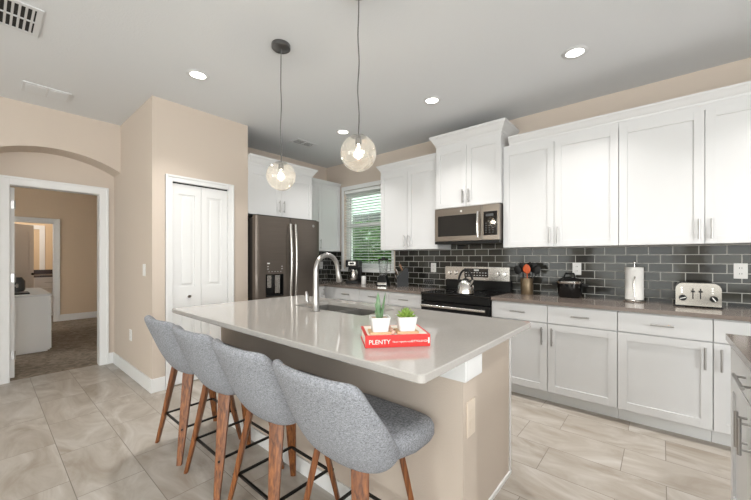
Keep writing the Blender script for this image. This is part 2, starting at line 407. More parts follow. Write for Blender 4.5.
# outdoors behind the window
tag(MB().box(-9, 1, YB+3.2, YB+3.4, -.1, 5.2).build('neighbour_house_wall', 'stucco'), 'pale green-white house wall outside the kitchen window', 'house wall')
mb = MB()
tag(MB().box(-14, 6, YB+.2, YB+8, -.2, -.1).build('lawn', 'grass'), 'strip of lawn outside the kitchen window', 'lawn')
bpy.data.objects['lawn']['kind'] = 'structure'
tag(MB().box(-9, 1, YB+3.0, YB+3.2, 2.30, 2.50).build('shadowed_fascia', 'dgrey'), 'fascia strip on the house wall outside the window, roof shadow put in its dark colour', 'fascia')  # the strip's dark grey carries the shadow under the roof
mb = MB()
for i in range(11000):
    c = Vector((random.uniform(-7.5, -1.5), YB+1.55+random.gauss(0, .28), random.uniform(-.05, 2.02)))
    d = Vector((random.gauss(0, 1), random.gauss(0, 1), random.gauss(0, 1))).normalized(); u = d.orthogonal().normalized()
    l, w = random.uniform(.05, .10), random.uniform(.025, .045)
    v = [mb.bm.verts.new(c+d*l), mb.bm.verts.new(c+u*w), mb.bm.verts.new(c-d*l), mb.bm.verts.new(c-u*w)]
    mb.bm.faces.new(v)
hd = mb.build('hedge', 'leaf'); tag(hd, 'leafy green hedge outside the lower half of the kitchen window', 'hedge'); hd['kind'] = 'stuff'

# ---- casings, baseboards
def casing_x(name, xf, y0, y1, z1, w, th, s=1):
    x0, x1 = sorted((xf, xf+s*th)); x2, x3 = sorted((xf, xf+s*(th+.008)))
    mb = MB().box(x0, x1, y0-w, y0, 0, z1+w, .003).box(x0, x1, y1, y1+w, 0, z1+w, .003).box(x0, x1, y0, y1, z1, z1+w, .003)
    mb.box(x2, x3, y0-w, y0-w+.022, 0, z1+w, .003).box(x2, x3, y1+w-.022, y1+w, 0, z1+w, .003).box(x2, x3, y0-w+.022, y1+w-.022, z1+w-.022, z1+w, .003)
    return struct(name, mb, 'trim')
casing_x('trim_doorway_casing', -5.105, .175, .905, 2.045, .082, .014)
mb = MB().box(-5.225, -5.105, .163, .175, 0, 2.045).box(-5.225, -5.105, .905, .917, 0, 2.045).box(-5.225, -5.105, .175, .905, 2.045, 2.057)
mb = MB().box(-5.23, -5.104, .1752, .179, 0, 2.045).box(-5.23, -5.104, .901, .9048, 0, 2.045).box(-5.23, -5.104, .179, .901, 2.041, 2.0448)
struct('trim_doorway_jamb', mb, 'trim')
casing_x('trim_pantry_casing', -3.683, 1.216, 1.776, 2.043, .062, .014)
casing_x('trim_inner_casing', -9.3, .2, .93, 1.985, .085, .014)
mb = MB().box(-9.42, -9.3, .2002, .212, 0, 1.985).box(-9.42, -9.3, .918, .9298, 0, 1.985).box(-9.42, -9.3, .212, .918, 1.973, 1.9848)
struct('trim_inner_jamb', mb, 'trim')
def base_board(name, x0, x1, y0, y1, h=.132):
    return struct(name, MB().box(x0, x1, y0, y1, 0, h, .004), 'trim')
base_board('baseboard_pantry_side', -5.09, -3.669, 1.029, 1.043)
base_board('baseboard_pantry_front', -3.683, -3.669, 1.043, 1.152)
base_board('baseboard_pantry_front_right', -3.683, -3.669, 1.840, 2.012)
base_board('baseboard_doorway', -5.105, -5.091, .989, 1.043)
base_board('baseboard_left', -4.808, -4.794, YS, -.04)
base_board('baseboard_bedroom_far', -9.3, -9.286, 1.017, 2.3)

# ---- doors
def mapper(face, plane):
    if face == 'S': return lambda u, d, z: (u, plane-d, z)
    if face == 'E': return lambda u, d, z: (plane+d, u, z)
    if face == 'W': return lambda u, d, z: (plane-d, u, z)
def mbox(mb, f, u0, u1, d0, d1, z0, z1, bev=0):
    a = f(u0, d0, z0); b = f(u1, d1, z1)
    return mb.box(min(a[0], b[0]), max(a[0], b[0]), min(a[1], b[1]), max(a[1], b[1]), z0, z1, bev)
def panel_leaf(mb, f, u0, u1, z0, z1, th, st, rails, bev=.003):
    """slab with recessed and raised panels; rails: list of (za, zb) panel spans"""
    mbox(mb, f, u0, u0+st, 0, th, z0, z1); mbox(mb, f, u1-st, u1, 0, th, z0, z1)
    zs = [z0]+[q for r in rails for q in r]+[z1]
    for i in range(0, len(zs), 2): mbox(mb, f, u0+st, u1-st, 0, th, zs[i], zs[i+1])
    for a, b in rails:
        mbox(mb, f, u0+st, u1-st, th*.25, th*.62, a, b)
        mbox(mb, f, u0+st+.028, u1-st-.028, th*.5, th*.95, a+.028, b-.028, .008)
pd = thing('door_2', 'white two-leaf bifold pantry door with raised panels', 'door', (-3.70, 1.496, 0)); pd['kind'] = 'structure'
fE = mapper('E', -3.735)
for (u0, u1) in ((1.220, 1.494), (1.498, 1.772)):
    mb = MB(); panel_leaf(mb, fE, u0, u1, .012, 2.030, .034, .062, [(.20, .79), (.99, 1.93)])
    lf = mb.build('door_leaf', 'trim', pd)
    if u0 < 1.3: MB().cyl((-3.701, 1.37, .89), (-3.685, 1.37, .89), .007).cyl((-3.687, 1.37, .89), (-3.668, 1.37, .89), .013, .016, 20).build('knob', 'nickel', lf, True)
struct('trim_pantry_track', MB().box(-3.75, -3.70, 1.2165, 1.7755, 2.033, 2.0425), 'dark')
mb = MB().box(-3.79, -3.678, 1.2045, 1.216, 0, 2.0545).box(-3.79, -3.678, 1.776, 1.7875, 0, 2.0545).box(-3.79, -3.678, 1.216, 1.776, 2.043, 2.0545)
struct('trim_pantry_jamb', mb, 'trim')

dr = thing('door_1', 'white bedroom door swung fully open, seen edge-on', 'door', (-5.24, .195, 0)); dr['kind'] = 'structure'
mb = MB(); f = lambda u, d, z: (-5.235-u, .182+d, z)
panel_leaf(mb, f, 0, .70, .012, 2.03, .035, .11, [(.2, .85), (1.02, 1.9)]); lf = mb.build('door_leaf', 'trim', dr)
for z in (.25, 1.07, 1.85):
    MB().box(-5.2345, -5.231, .190, .214, z-.045, z+.045).cyl((-5.228, .221, z-.045), (-5.228, .221, z+.045), .005, n=8).build('hinge', 'nickel', lf)
MB().cyl((-5.875, .21, .95), (-5.875, .265, .95), .01).cyl((-5.875, .255, .95), (-5.875, .275, .95), .026, .022, 20).build('knob', 'nickel', lf, True)

d3 = thing('door_3', 'pale grey panel door standing ajar in the bathroom opening', 'door', (-9.43, .225, 0), 0, None, True); d3['kind'] = 'structure'
d3.location = (-9.44, .225, 0); d3.rotation_euler = (0, 0, math.radians(180-40))
f = lambda u, d, z: (u, d, z)
mb = MB(); panel_leaf(mb, f, 0, .72, .012, 1.96, .035, .11, [(.2, .85), (1.02, 1.82)]); lf = mb.build('door_leaf', 'doorgrey', d3)
MB().cyl((.66, -.03, .95), (.66, .065, .95), .01).cyl((.66, -.045, .95), (.66, -.02, .95), .022, .026, 16).cyl((.66, .055, .95), (.66, .08, .95), .026, .022, 16).build('knob', 'black', lf, True)

# backsplash
struct('wall_backsplash_range', wall := MB().box(-4.3695, XR, YB-.010, YB-.0002, .905, 1.064).box(-4.3695, -4.006, YB-.010, YB-.0002, 1.064, 1.389).box(-2.899, XR, YB-.010, YB-.0002, 1.064, 1.389).box(-2.06, -1.25, YB-.010, YB-.0002, 1.389, 1.45), 'tileX')
struct('wall_backsplash_corner', MB().box(XL+.0002, XL+.010, 2.96, YB-.0105, .905, 1.389), 'tileY')

# ------------------------------------------------------------------ cabinets
def bar_pull(f, u, z, vertical, parent, length=.15, d0=.02):
    mb = MB(); h = length/2
    o1, o2 = (0, h) if vertical else (h, 0)
    P = lambda du, dz, d: Vector(f(u+du, d, z+dz))
    mb.cyl(P(-o1, -o2, d0+.03), P(o1, o2, d0+.03), .0068, n=10)
    for sgn in (-1, 1):
        mb.cyl(P(sgn*o1*.7, sgn*o2*.7, d0-.001), P(sgn*o1*.7, sgn*o2*.7, d0+.03), .0045, n=8)
    return mb.build('handle', 'nickel', parent, True)
def shaker(name, f, u0, u1, z0, z1, parent, st=.058, pull=None, length=.15):
    mb = MB(); g = .0018; u0 += g; u1 -= g; z0 += g; z1 -= g
    for a in ((u0, u0+st, z0, z1), (u1-st, u1, z0, z1), (u0+st, u1-st, z1-st, z1), (u0+st, u1-st, z0, z0+st)): mbox(mb, f, a[0], a[1], 0, .02, a[2], a[3], .0012)
    mbox(mb, f, u0+st-.002, u1-st+.002, 0, .010, z0+st-.002, z1-st+.002)
    o = mb.build(name, 'white', parent)
    if pull: bar_pull(f, pull[0], pull[1], pull[2], o, length)
    return o
def drawer_front(f, u0, u1, z0, z1, parent, length=.13):
    mb = MB(); g = .0018; mbox(mb, f, u0+g, u1-g, 0, .02, z0+g, z1-g, .002); o = mb.build('drawer', 'white', parent)
    bar_pull(f, (u0+u1)/2, (z0+z1)/2+.005, False, o, length); return o
def crown_poly(o=0):  # (out, up) profile
    return [(-.02, 0), (.006, 0), (.010, .02), (.022, .035), (.045, .075), (.060, .092), (.062, .112), (-.02, .112)]
def crown(f_pts, z0, name, parent=None, m='white', scale=1):
    """f_pts: list of plan points (x,y) with outward dir; sweep profile with mitres"""
    prof = [(a*scale, b*scale) for a, b in crown_poly()]
    mb = MB(); rings = []
    for (x, y, ox, oy) in f_pts:
        rings.append([mb.bm.verts.new((x+ox*a, y+oy*a, z0+b)) for a, b in prof])
    mb.skin(rings)
    return mb.build(name, m, parent)

fS = mapper('S', 3.52); ZU = 1.39
def upper(label, u0, u1, z0, z1, splits, pulls, plane=3.52, crownz=None, sides=(1, 1), group='white wall cabinets on the range wall'):
    t = thing('wall_cabinet', label, 'cabinet', ((u0+u1)/2, plane, z0), 0, group)
    MB().box(u0+.0005, u1-.0005, plane, YB-.002, z0, z1).build('body', 'white', t)
    f = mapper('S', plane)
    for (a, b), pu in zip(splits, pulls): shaker('door', f, a, b, z0, z1-.045, t, pull=(pu, z0+.11, True))
    mb = MB(); mbox(mb, f, u0+.0005, u1-.0005, 0, .012, z1-.045, z1); mb.build('top_rail', 'white', t)
    if crownz:
        L_ = sides[0]; R_ = sides[1]
        pts = []
        if L_: pts.append((u0, YB-.003, -1, 0)); pts.append((u0, plane-.012, -1, -1))
        else: pts.append((u0, plane-.012, 0, -1))
        if R_: pts.append((u1, plane-.012, 1, -1)); pts.append((u1, YB-.003, 1, 0))
        else: pts.append((u1, plane-.012, 0, -1))
        crown(pts, z1, 'crown', t, scale=crownz)
    return t
upper('white double wall cabinet between the window and the microwave', -2.90, -2.02, ZU, 2.44, [(-2.90, -2.46), (-2.46, -2.02)], [-2.495, -2.425], crownz=.74, sides=(1, 0))
upper('tall-set double wall cabinet above the microwave, taller than its neighbours', -2.015, -1.2535, 1.852, 2.58, [(-2.015, -1.635), (-1.635, -1.2535)], [-1.67, -1.60], plane=3.47, crownz=1.0, sides=(1, 1))
upper('white double wall cabinet directly right of the microwave', -1.25, -.278, ZU, 2.435, [(-1.25, -.773), (-.773, -.278)], [-.806, -.738])
upper('wide white double wall cabinet above the toaster and paper towels', -.277, .772, ZU, 2.435, [(-.277, .245), (.245, .772)], [.212, .280])
upper('white wall cabinet at the far right end of the run', .773, 1.7, ZU, 2.435, [(.773, 1.24), (1.24, 1.7)], [1.2, 1.28])
cr = crown([(-1.19, 3.508, 0, -1), (1.7, 3.508, 0, -1)], 2.435, 'crown_moulding', scale=.72)
tag(cr, 'long white crown moulding topping the wall cabinets right of the microwave', 'moulding')
# fridge-side wall cabinets
fF = mapper('E', -3.70)
t = thing('wall_cabinet', 'deep white double cabinet above the slate refrigerator', 'cabinet', (-3.70, 2.49, 1.81), 0, 'white cabinets on the fridge wall')
MB().box(XL+.002, -3.70, 2.014, 2.956, 1.805, 2.39).build('body', 'white', t)
for a, b, pu in ((2.014, 2.462, 2.43), (2.462, 2.956, 2.494)): shaker('door', fF, a, b, 1.805, 2.345, t, pull=(pu, 1.93, True))
mb = MB(); mbox(mb, fF, 2.014, 2.956, 0, .012, 2.345, 2.39); mb.build('top_rail', 'white', t)
crown([(-3.688, 2.014, 1, 0), (-3.688, 2.956, 1, 1), (XL+.003, 2.956, 0, 1)], 2.39, 'crown', t)
fT = mapper('E', -4.05)
t = thing('wall_cabinet', 'white corner wall cabinet between the refrigerator and the window', 'cabinet', (-4.05, 3.4, 1.39), 0, 'white cabinets on the fridge wall')
MB().box(XL+.002, -4.05, 2.965, 3.828, 1.39, 2.45).build('body', 'white', t)
shaker('door', fT, 2.97, 3.43, 1.39, 2.45, t, pull=(3.395, 1.5, True)); shaker('door', fT, 3.43, 3.826, 1.39, 2.45, t)
crown([(-4.03, 3.06, 1, 0), (-4.03, 3.826, 1, 0)], 2.45, 'crown', t, scale=.42)

# base cabinets on range wall
CT = .905
PB = 3.225
fB = mapper('S', PB)
def base(label, u0, u1, doors, pulls, drawers=True):
    t = thing('base_cabinet', label, 'cabinet', ((u0+u1)/2, PB, 0), 0, 'white base cabinets on the range wall')
    MB().box(u0+.0005, u1-.0005, PB, YB-.012, .105, .874).build('body', 'white', t)
    MB().box(u0+.0005, u1-.0005, PB+.075, YB-.012, 0, .105).build('toe_kick', 'trim', t)
    if drawers: drawer_front(fB, u0, u1, .714, .865, t)
    for (a, b), pu in zip(doors, pulls): shaker('door', fB, a, b, .115, .709, t, pull=(pu, .60, True))
    return t
base('white base cabinet with one drawer nearest the window corner', -3.50, -3.01, [(-3.50, -3.01)], [-3.05])
base('white base cabinet with one drawer below the blender', -3.009, -2.53, [(-3.009, -2.53)], [-2.57])
base('white base cabinet with one drawer directly left of the range', -2.529, -2.055, [(-2.529, -2.055)], [-2.1])
base('white base cabinet with one drawer directly right of the range', -1.255, -.7605, [(-1.255, -.7605)], [-.802])
base('white base cabinet below the black multicooker', -.7595, -.2625, [(-.7595, -.2625)], [-.722])
base('wide white base cabinet below the paper towel holder', -.2615, .2645, [(-.2615, .2645)], [.224])
base('white base cabinet right of the toaster, partly behind the side counter', .2655, 1.23, [(.2655, .75), (.75, 1.23)], [.303, 1.19])
base('white base cabinet at the far right end of the run', 1.235, 2.2, [(1.235, 1.72), (1.72, 2.2)], [1.68, 1.76])
# corner run by the fridge
t = thing('base_cabinet', 'white corner base cabinet beside the refrigerator', 'cabinet', (-3.75, 3.4, 0), 0, 'white cabinets on the fridge wall')
MB().box(XL+.012, -3.72, 2.965, YB-.012, .105, .874).build('body', 'white', t)
MB().box(XL+.012, -3.79, 2.965, YB-.012, 0, .105).build('toe_kick', 'trim', t)
mb = MB().box(-3.72, -3.505, PB, YB-.012, .105, .874); mb.build('corner_filler', 'white', t)
fC = mapper('E', -3.72)
shaker('door', fC, 2.97, 3.215, .115, .852, t, pull=(3.17, .80, True), length=.1)
def slab(name, polys, z1, th, m, label, cat):
    mb = MB()
    for p in polys: mb.box(*p, z1-th, z1)
    bmesh.ops.remove_doubles(mb.bm, verts=mb.bm.verts, dist=1e-5)
    return tag(mb.build(name, m), label, cat)
slab('worktop', [(XL+.011, -3.70, 2.962, 3.19), (XL+.011, -2.052, 3.19, YB-.011)], CT, .03, 'quartz_reflect', 'quartz worktop with dark reflection in its colour, between the refrigerator and the range', 'worktop')
slab('worktop', [(-1.257, 2.2, 3.19, YB-.011)], CT, .03, 'quartz_reflect', 'long quartz worktop with dark reflection in its colour, right of the range', 'worktop')

# ---- side counter at the right edge
t = thing('base_cabinet', 'white side cabinet unit at the right edge facing the island', 'cabinet', (.27, 1.9, 0))
PX = .272
fW = mapper('W', PX)
MB().box(PX, .90, .6, 2.335, .105, .883).build('body', 'white', t)
MB().box(PX+.07, .90, .6, 2.335, 0, .105).build('toe_kick', 'trim', t)
for (y0, y1) in ((1.44, 2.33), (.62, 1.43)):
    drawer_front(fW, y0, y1, .735, .875, t, .20)
    c = (y0+y1)/2
    shaker('door', fW, c, y1, .115, .73, t, pull=(c+.034, .612, True), length=.14)
    shaker('door', fW, y0, c, .115, .73, t, pull=(c-.034, .612, True), length=.14)
slab('worktop', [(.238, .94, .58, 2.36)], .914, .03, 'quartz_reflect', 'quartz worktop of the side counter at the right edge, dark reflection in its colour', 'worktop')

# ------------------------------------------------------------------ island
t = thing('kitchen_island', 'beige kitchen island base with white apron and a painted end panel', 'island', (-1.65, 1.6, 0))
MB().box(-2.69, -.60, 1.24, 1.365, 0, .883).build('knee_wall', 'wall', t)
MB().box(-2.66, -.690, 1.366, 2.04, .10, .883).build('cabinet_body', 'white', t) if False else None
mb = MB().box(-2.66, -.69, 1.366, 1.386, .0, .883).box(-2.66, -.69, 2.02, 2.04, .1, .883).box(-2.66, -2.64, 1.386, 2.02, 0, .883).box(-.71, -.69, 1.386, 2.02, 0, .883).box(-2.64, -.71, 1.386, 2.02, .1, .12)
mb.build('cabinet_body', 'wall', t)
mb = MB().box(-.69, -.682, 2.025, 2.045, 0, .883, .002)
mb.build('corner_trim', 'trim', t)
mb = MB().box(-2.71, -.582, 1.222, 1.2395, .795, .8835, .003).box(-.5995, -.582, 1.2395, 1.383, .795, .8835, .003).box(-2.71, -2.6905, 1.2395, 1.383, .795, .8835, .003)
mb.build('apron', 'trim', t)
mb = MB().box(-2.705, -.588, 1.228, 1.2395, 0, .09, .003).box(-.5995, -.588, 1.2395, 1.377, 0, .03, .003).box(-.69, -.680, 1.378, 2.045, 0, .022, .002)
mb.build('baseboard', 'trim', t)
f2 = lambda u, d, z: (u, 2.04+d, z)
for i in range(4):
    a = -2.65+i*.485; shaker('door', f2, a, a+.483, .115, .70, t)
mb = MB(); 
for y0 in (1.268,): mb.box(-.60, -.594, y0, y0+.072, .555, .70, .002)
M['ivory'] = mat('ivory_plastic', (222, 208, 192), .4); pl = mb.build('outlet_plate', 'ivory', t)
for z in (.59, .632): MB().box(-.594, -.5925, 1.288, 1.320, z-.014+.012, z+.018+.012, .001).build('socket', 'ivory', pl)
# island worktop with sink cut-out and rounded corners
SX0, SX1, SY0, SY1 = -2.19, -1.45, 1.575, 1.93
x0, x1, y0, y1 = -2.734, -.570, .895, 2.058
def rounded(x0, x1, y0, y1, r, n=6):
    P = []
    for cx, cy, a0 in ((x1-r, y0+r, -PI/2), (x1-r, y1-r, 0), (x0+r, y1-r, PI/2), (x0+r, y0+r, PI)):
        P += [(cx+r*math.cos(a0+PI/2*i/n), cy+r*math.sin(a0+PI/2*i/n)) for i in range(n+1)]
    return P
mb = MB(); out = rounded(x0, x1, y0, y1, .022); inn = rounded(SX0, SX1, SY0, SY1, .02)
n = len(out)
def loop(P, z): return [mb.bm.verts.new((x, y, z)) for x, y in P]
ins = [(x+(.003 if x < -1.6 else -.003), y+(.003 if y < 1.5 else -.003)) for x, y in out]
o0, o1, o2, o3 = loop(ins, .884), loop(out, .887), loop(out, .911), loop(ins, .914)
i0, i1 = loop(inn, .884), loop(inn, .914)
for A, B in ((o0, o1), (o1, o2), (o2, o3), (o3, i1), (i1, i0), (i0, o0)):
    for k in range(n): mb.bm.faces.new((A[k], A[(k+1) % n], B[(k+1) % n], B[k]))
tag(mb.build('island_worktop', 'quartz'), 'polished light grey quartz top of the kitchen island', 'worktop')
# sink
sk = thing('sink', 'stainless double-bowl sink set into the island top', 'sink', (-1.82, 1.75, .884))
mb = MB(); zt, zb = .8835, .70; w = .008
for a, b in ((SX0-.006, -1.845), (-1.805, SX1+.006)):
    c0, c1 = SY0-.006, SY1+.006
    mb.box(a, a+w, c0, c1, zb, zt).box(b-w, b, c0, c1, zb, zt).box(a+w, b-w, c0, c0+w, zb, zt).box(a+w, b-w, c1-w, c1, zb, zt).box(a, b, c0, c1, zb-w, zb)
mb.box(-1.845, -1.805, SY0-.006, SY1+.006, zt-.03, zt-.012, .003)
mb.build('bowls', 'sinksteel', sk)
for cx in (-2.02, -1.63): MB().lathe([(.0, 0), (.035, 0), (.042, .004), (.02, .002), (0, .002)], (cx, 1.75, zb)).build('drain', 'chrome', sk, True)
# faucet
fc = thing('faucet', 'brushed nickel gooseneck faucet with side lever on the island', 'faucet', (-1.83, 1.505, .914))
mb = MB().lathe([(.028, 0), (.030, .004), (.028, .012), (.022, .02), (.023, .09), (.019, .16)], (-1.83, 1.505, .914))
mb.build('base', 'nickel', fc, True)
pts = [(-1.83, 1.505, 1.07), (-1.83, 1.505, 1.20)]
for i in range(1, 13):
    a = PI*i/13*1.08; pts.append((-1.83, 1.505+.102*(1-math.cos(a)), 1.20+.105*math.sin(a)))
pts.append((-1.83, 1.505+.212, 1.16))
mb = MB().tube(pts, [.019, .018]+[.0165]*(len(pts)-2), 14); mb.build('spout', 'nickel', fc, True)
MB().tube([(-1.83, 1.713, 1.19), (-1.83, 1.717, 1.16), (-1.83, 1.728, 1.115), (-1.83, 1.730, 1.105)], [.0168, .019, .024, .021], 16).build('spray_head', 'nickel', fc, True)
mb = MB().tube([(-1.85, 1.505, .952), (-1.905, 1.505, .952), (-1.925, 1.505, .954)], [.018, .018, .015], 14)
mb.tube([(-1.918, 1.505, .958), (-1.932, 1.504, .985), (-1.930, 1.503, 1.02), (-1.936, 1.503, 1.045)], [.008, .013, .012, .007], 10)
mb.build('lever', 'nickel', fc, True)

# ------------------------------------------------------------------ book, coasters, planters on island
U = Vector((.666, .747, 0)).normalized(); V = Vector((-U.y, U.x, 0)); ang = math.atan2(U.y, U.x)
bx, by = -.921, 1.014
def on_book(u, v): p = Vector((bx, by, 0))+U*u+V*v; return (p.x, p.y)
bk = thing('book', 'thick red hardback cookbook lying on the island, spine to the camera', 'book', (bx, by, .9142), ang, None, True)
BL, BD, BT = .275, .205, .050
mb = MB().box(0, BL, 0, .004, 0, BT, .0015).box(0, BL, .004, BD, 0, .003).box(0, BL, .004, BD, BT-.003, BT)
mb.build('cover', 'red', bk)
MB().box(.004, BL-.004, .004, BD-.004, .003, BT-.003).build('pages', 'pages', bk)
mb = MB().box(.012, BL-.01, .012, BD-.01, BT, BT+.0006); 
mb.build('cover_picture', 'pages', bk)
def put_text(body, size, u, z, parent, m, plane_d=-.0006):
    me = text_mesh(body, size); me.transform(Matrix(((1, 0, 0, u), (0, 0, -1, plane_d), (0, 1, 0, z), (0, 0, 0, 1))))
    me.materials.append(M[m]); o = bpy.data.objects.new('lettering', me); COL.objects.link(o); o.parent = parent; return o
put_text('PLENTY', .026, .014, .015, bk, 'ink')
put_text('Vibrant vegetable recipes', .0085, .113, .020, bk, 'ink')
put_text('OTTOLENGHI', .0125, .192, .019, bk, 'ink')
MB().box(.265, .271, -.0008, 0, .013, .037).build('publisher_mark', 'ink', bk)
def coaster(u, label):
    x, y = on_book(u, .055)
    o = MB().box(-.047, .047, -.042, .042, 0, .009, .002).build('coaster', 'coaster'); o.location = (x, y, .9142+BT+.0007); o.rotation_euler = (0, 0, ang)
    return tag(o, label, 'coaster', 'wooden coasters on the book')
coaster(.068, 'wooden coaster under the pot of tall spiky leaves'); coaster(.183, 'wooden coaster under the pot of the green rosette plant')
ZP = .9142+BT+.0097
def square_pot(parent, wb=.033, wt=.042, h=.060):
    mb = MB(); rings = []
    def R(w, z): return [mb.bm.verts.new((x, y, z)) for x, y in rounded(-w, w, -w, w, .008, 3)]
    rings = [R(wb, 0), R(wt, h), R(wt-.004, h), R(wt-.008, h-.008)]
    mb.skin(rings); return mb.build('pot', 'ceramic', parent, True)
def blade(mb, base, tip, w, th, m=6):
    base = Vector(base); tip = Vector(tip); a = (tip-base).normalized(); s_ = a.cross(Vector((0, 0, 1)))
    s_ = s_.normalized() if s_.length > .1 else Vector((1, 0, 0)); nrm = s_.cross(a); rings = []
    for i in range(m+1):
        t_ = i/m; k = (math.sin(PI*min(1, .35+t_*.65)))**.8 if t_ < 1 else .02; k = max(k, .03)
        p = base.lerp(tip, t_)+nrm*(-.15*(t_*t_)*(tip-base).length*.3)
        rings.append([mb.bm.verts.new(p+s_*w*k*math.cos(q)+nrm*th*k*math.sin(q)) for q in (0, PI/3, 2*PI/3, PI, 4*PI/3, 5*PI/3)])
    mb.skin(rings)
x, y = on_book(.068, .055)
p1 = thing('potted_aloe', 'square white pot with tall spiky grey-green leaves on the red book', 'plant', (x, y, ZP), ang, None, True)
square_pot(p1); MB().box(-.035, .035, -.035, .035, .046, .054, .002).build('gravel', 'cork', p1)
mb = MB()
blade(mb, (-.006, 0, .05), (-.006, .004, .165), .012, .005); blade(mb, (.008, .003, .05), (.020, -.004, .165), .012, .005)
for i in range(9):
    a = i*2*PI/9+.3; r = .022 if i % 2 else .014
    blade(mb, (.004*math.cos(a), .004*math.sin(a), .05), (1.25*r*math.cos(a), 1.25*r*math.sin(a), .085+.02*(i % 3)), .008, .004)
mb.build('leaves', 'aloe', p1, True)
x, y = on_book(.183, .055)
p2 = thing('potted_succulent', 'square white pot with a low bright green rosette plant on the red book', 'plant', (x, y, ZP), ang, None, True)
square_pot(p2); MB().box(-.035, .035, -.035, .035, .046, .054, .002).build('gravel', 'cork', p2)
mb = MB()
for ring, (n_, r, zt) in enumerate(((10, .044, .066), (9, .036, .082), (6, .020, .093), (3, .006, .098))):
    for i in range(n_):
        a = i*2*PI/n_+ring*.4
        blade(mb, (.25*r*math.cos(a), .25*r*math.sin(a), .054), (r*math.cos(a), r*math.sin(a), zt), .0095, .005)
mb.build('leaves', 'succ', p2, True)
# pinkish beads lying on the book
mb = MB()
for i in range(13):
    u, v = .118+.006*math.sin(i*1.3), .012+.012*i*.9
    c = Vector((u, v, BT+.0075)); mb.bm.verts.ensure_lookup_table()
    bmesh.ops.create_icosphere(mb.bm, subdivisions=2, radius=.0075, matrix=Matrix.Translation(c))
bd = mb.build('bead_string', mat('bead_pink', (214, 170, 150), .5), None, 'full'); bd.location = (bx, by, .9150); bd.rotation_euler = (0, 0, ang)
tag(bd, 'short string of pinkish wooden beads lying on the red book between the pots', 'beads')

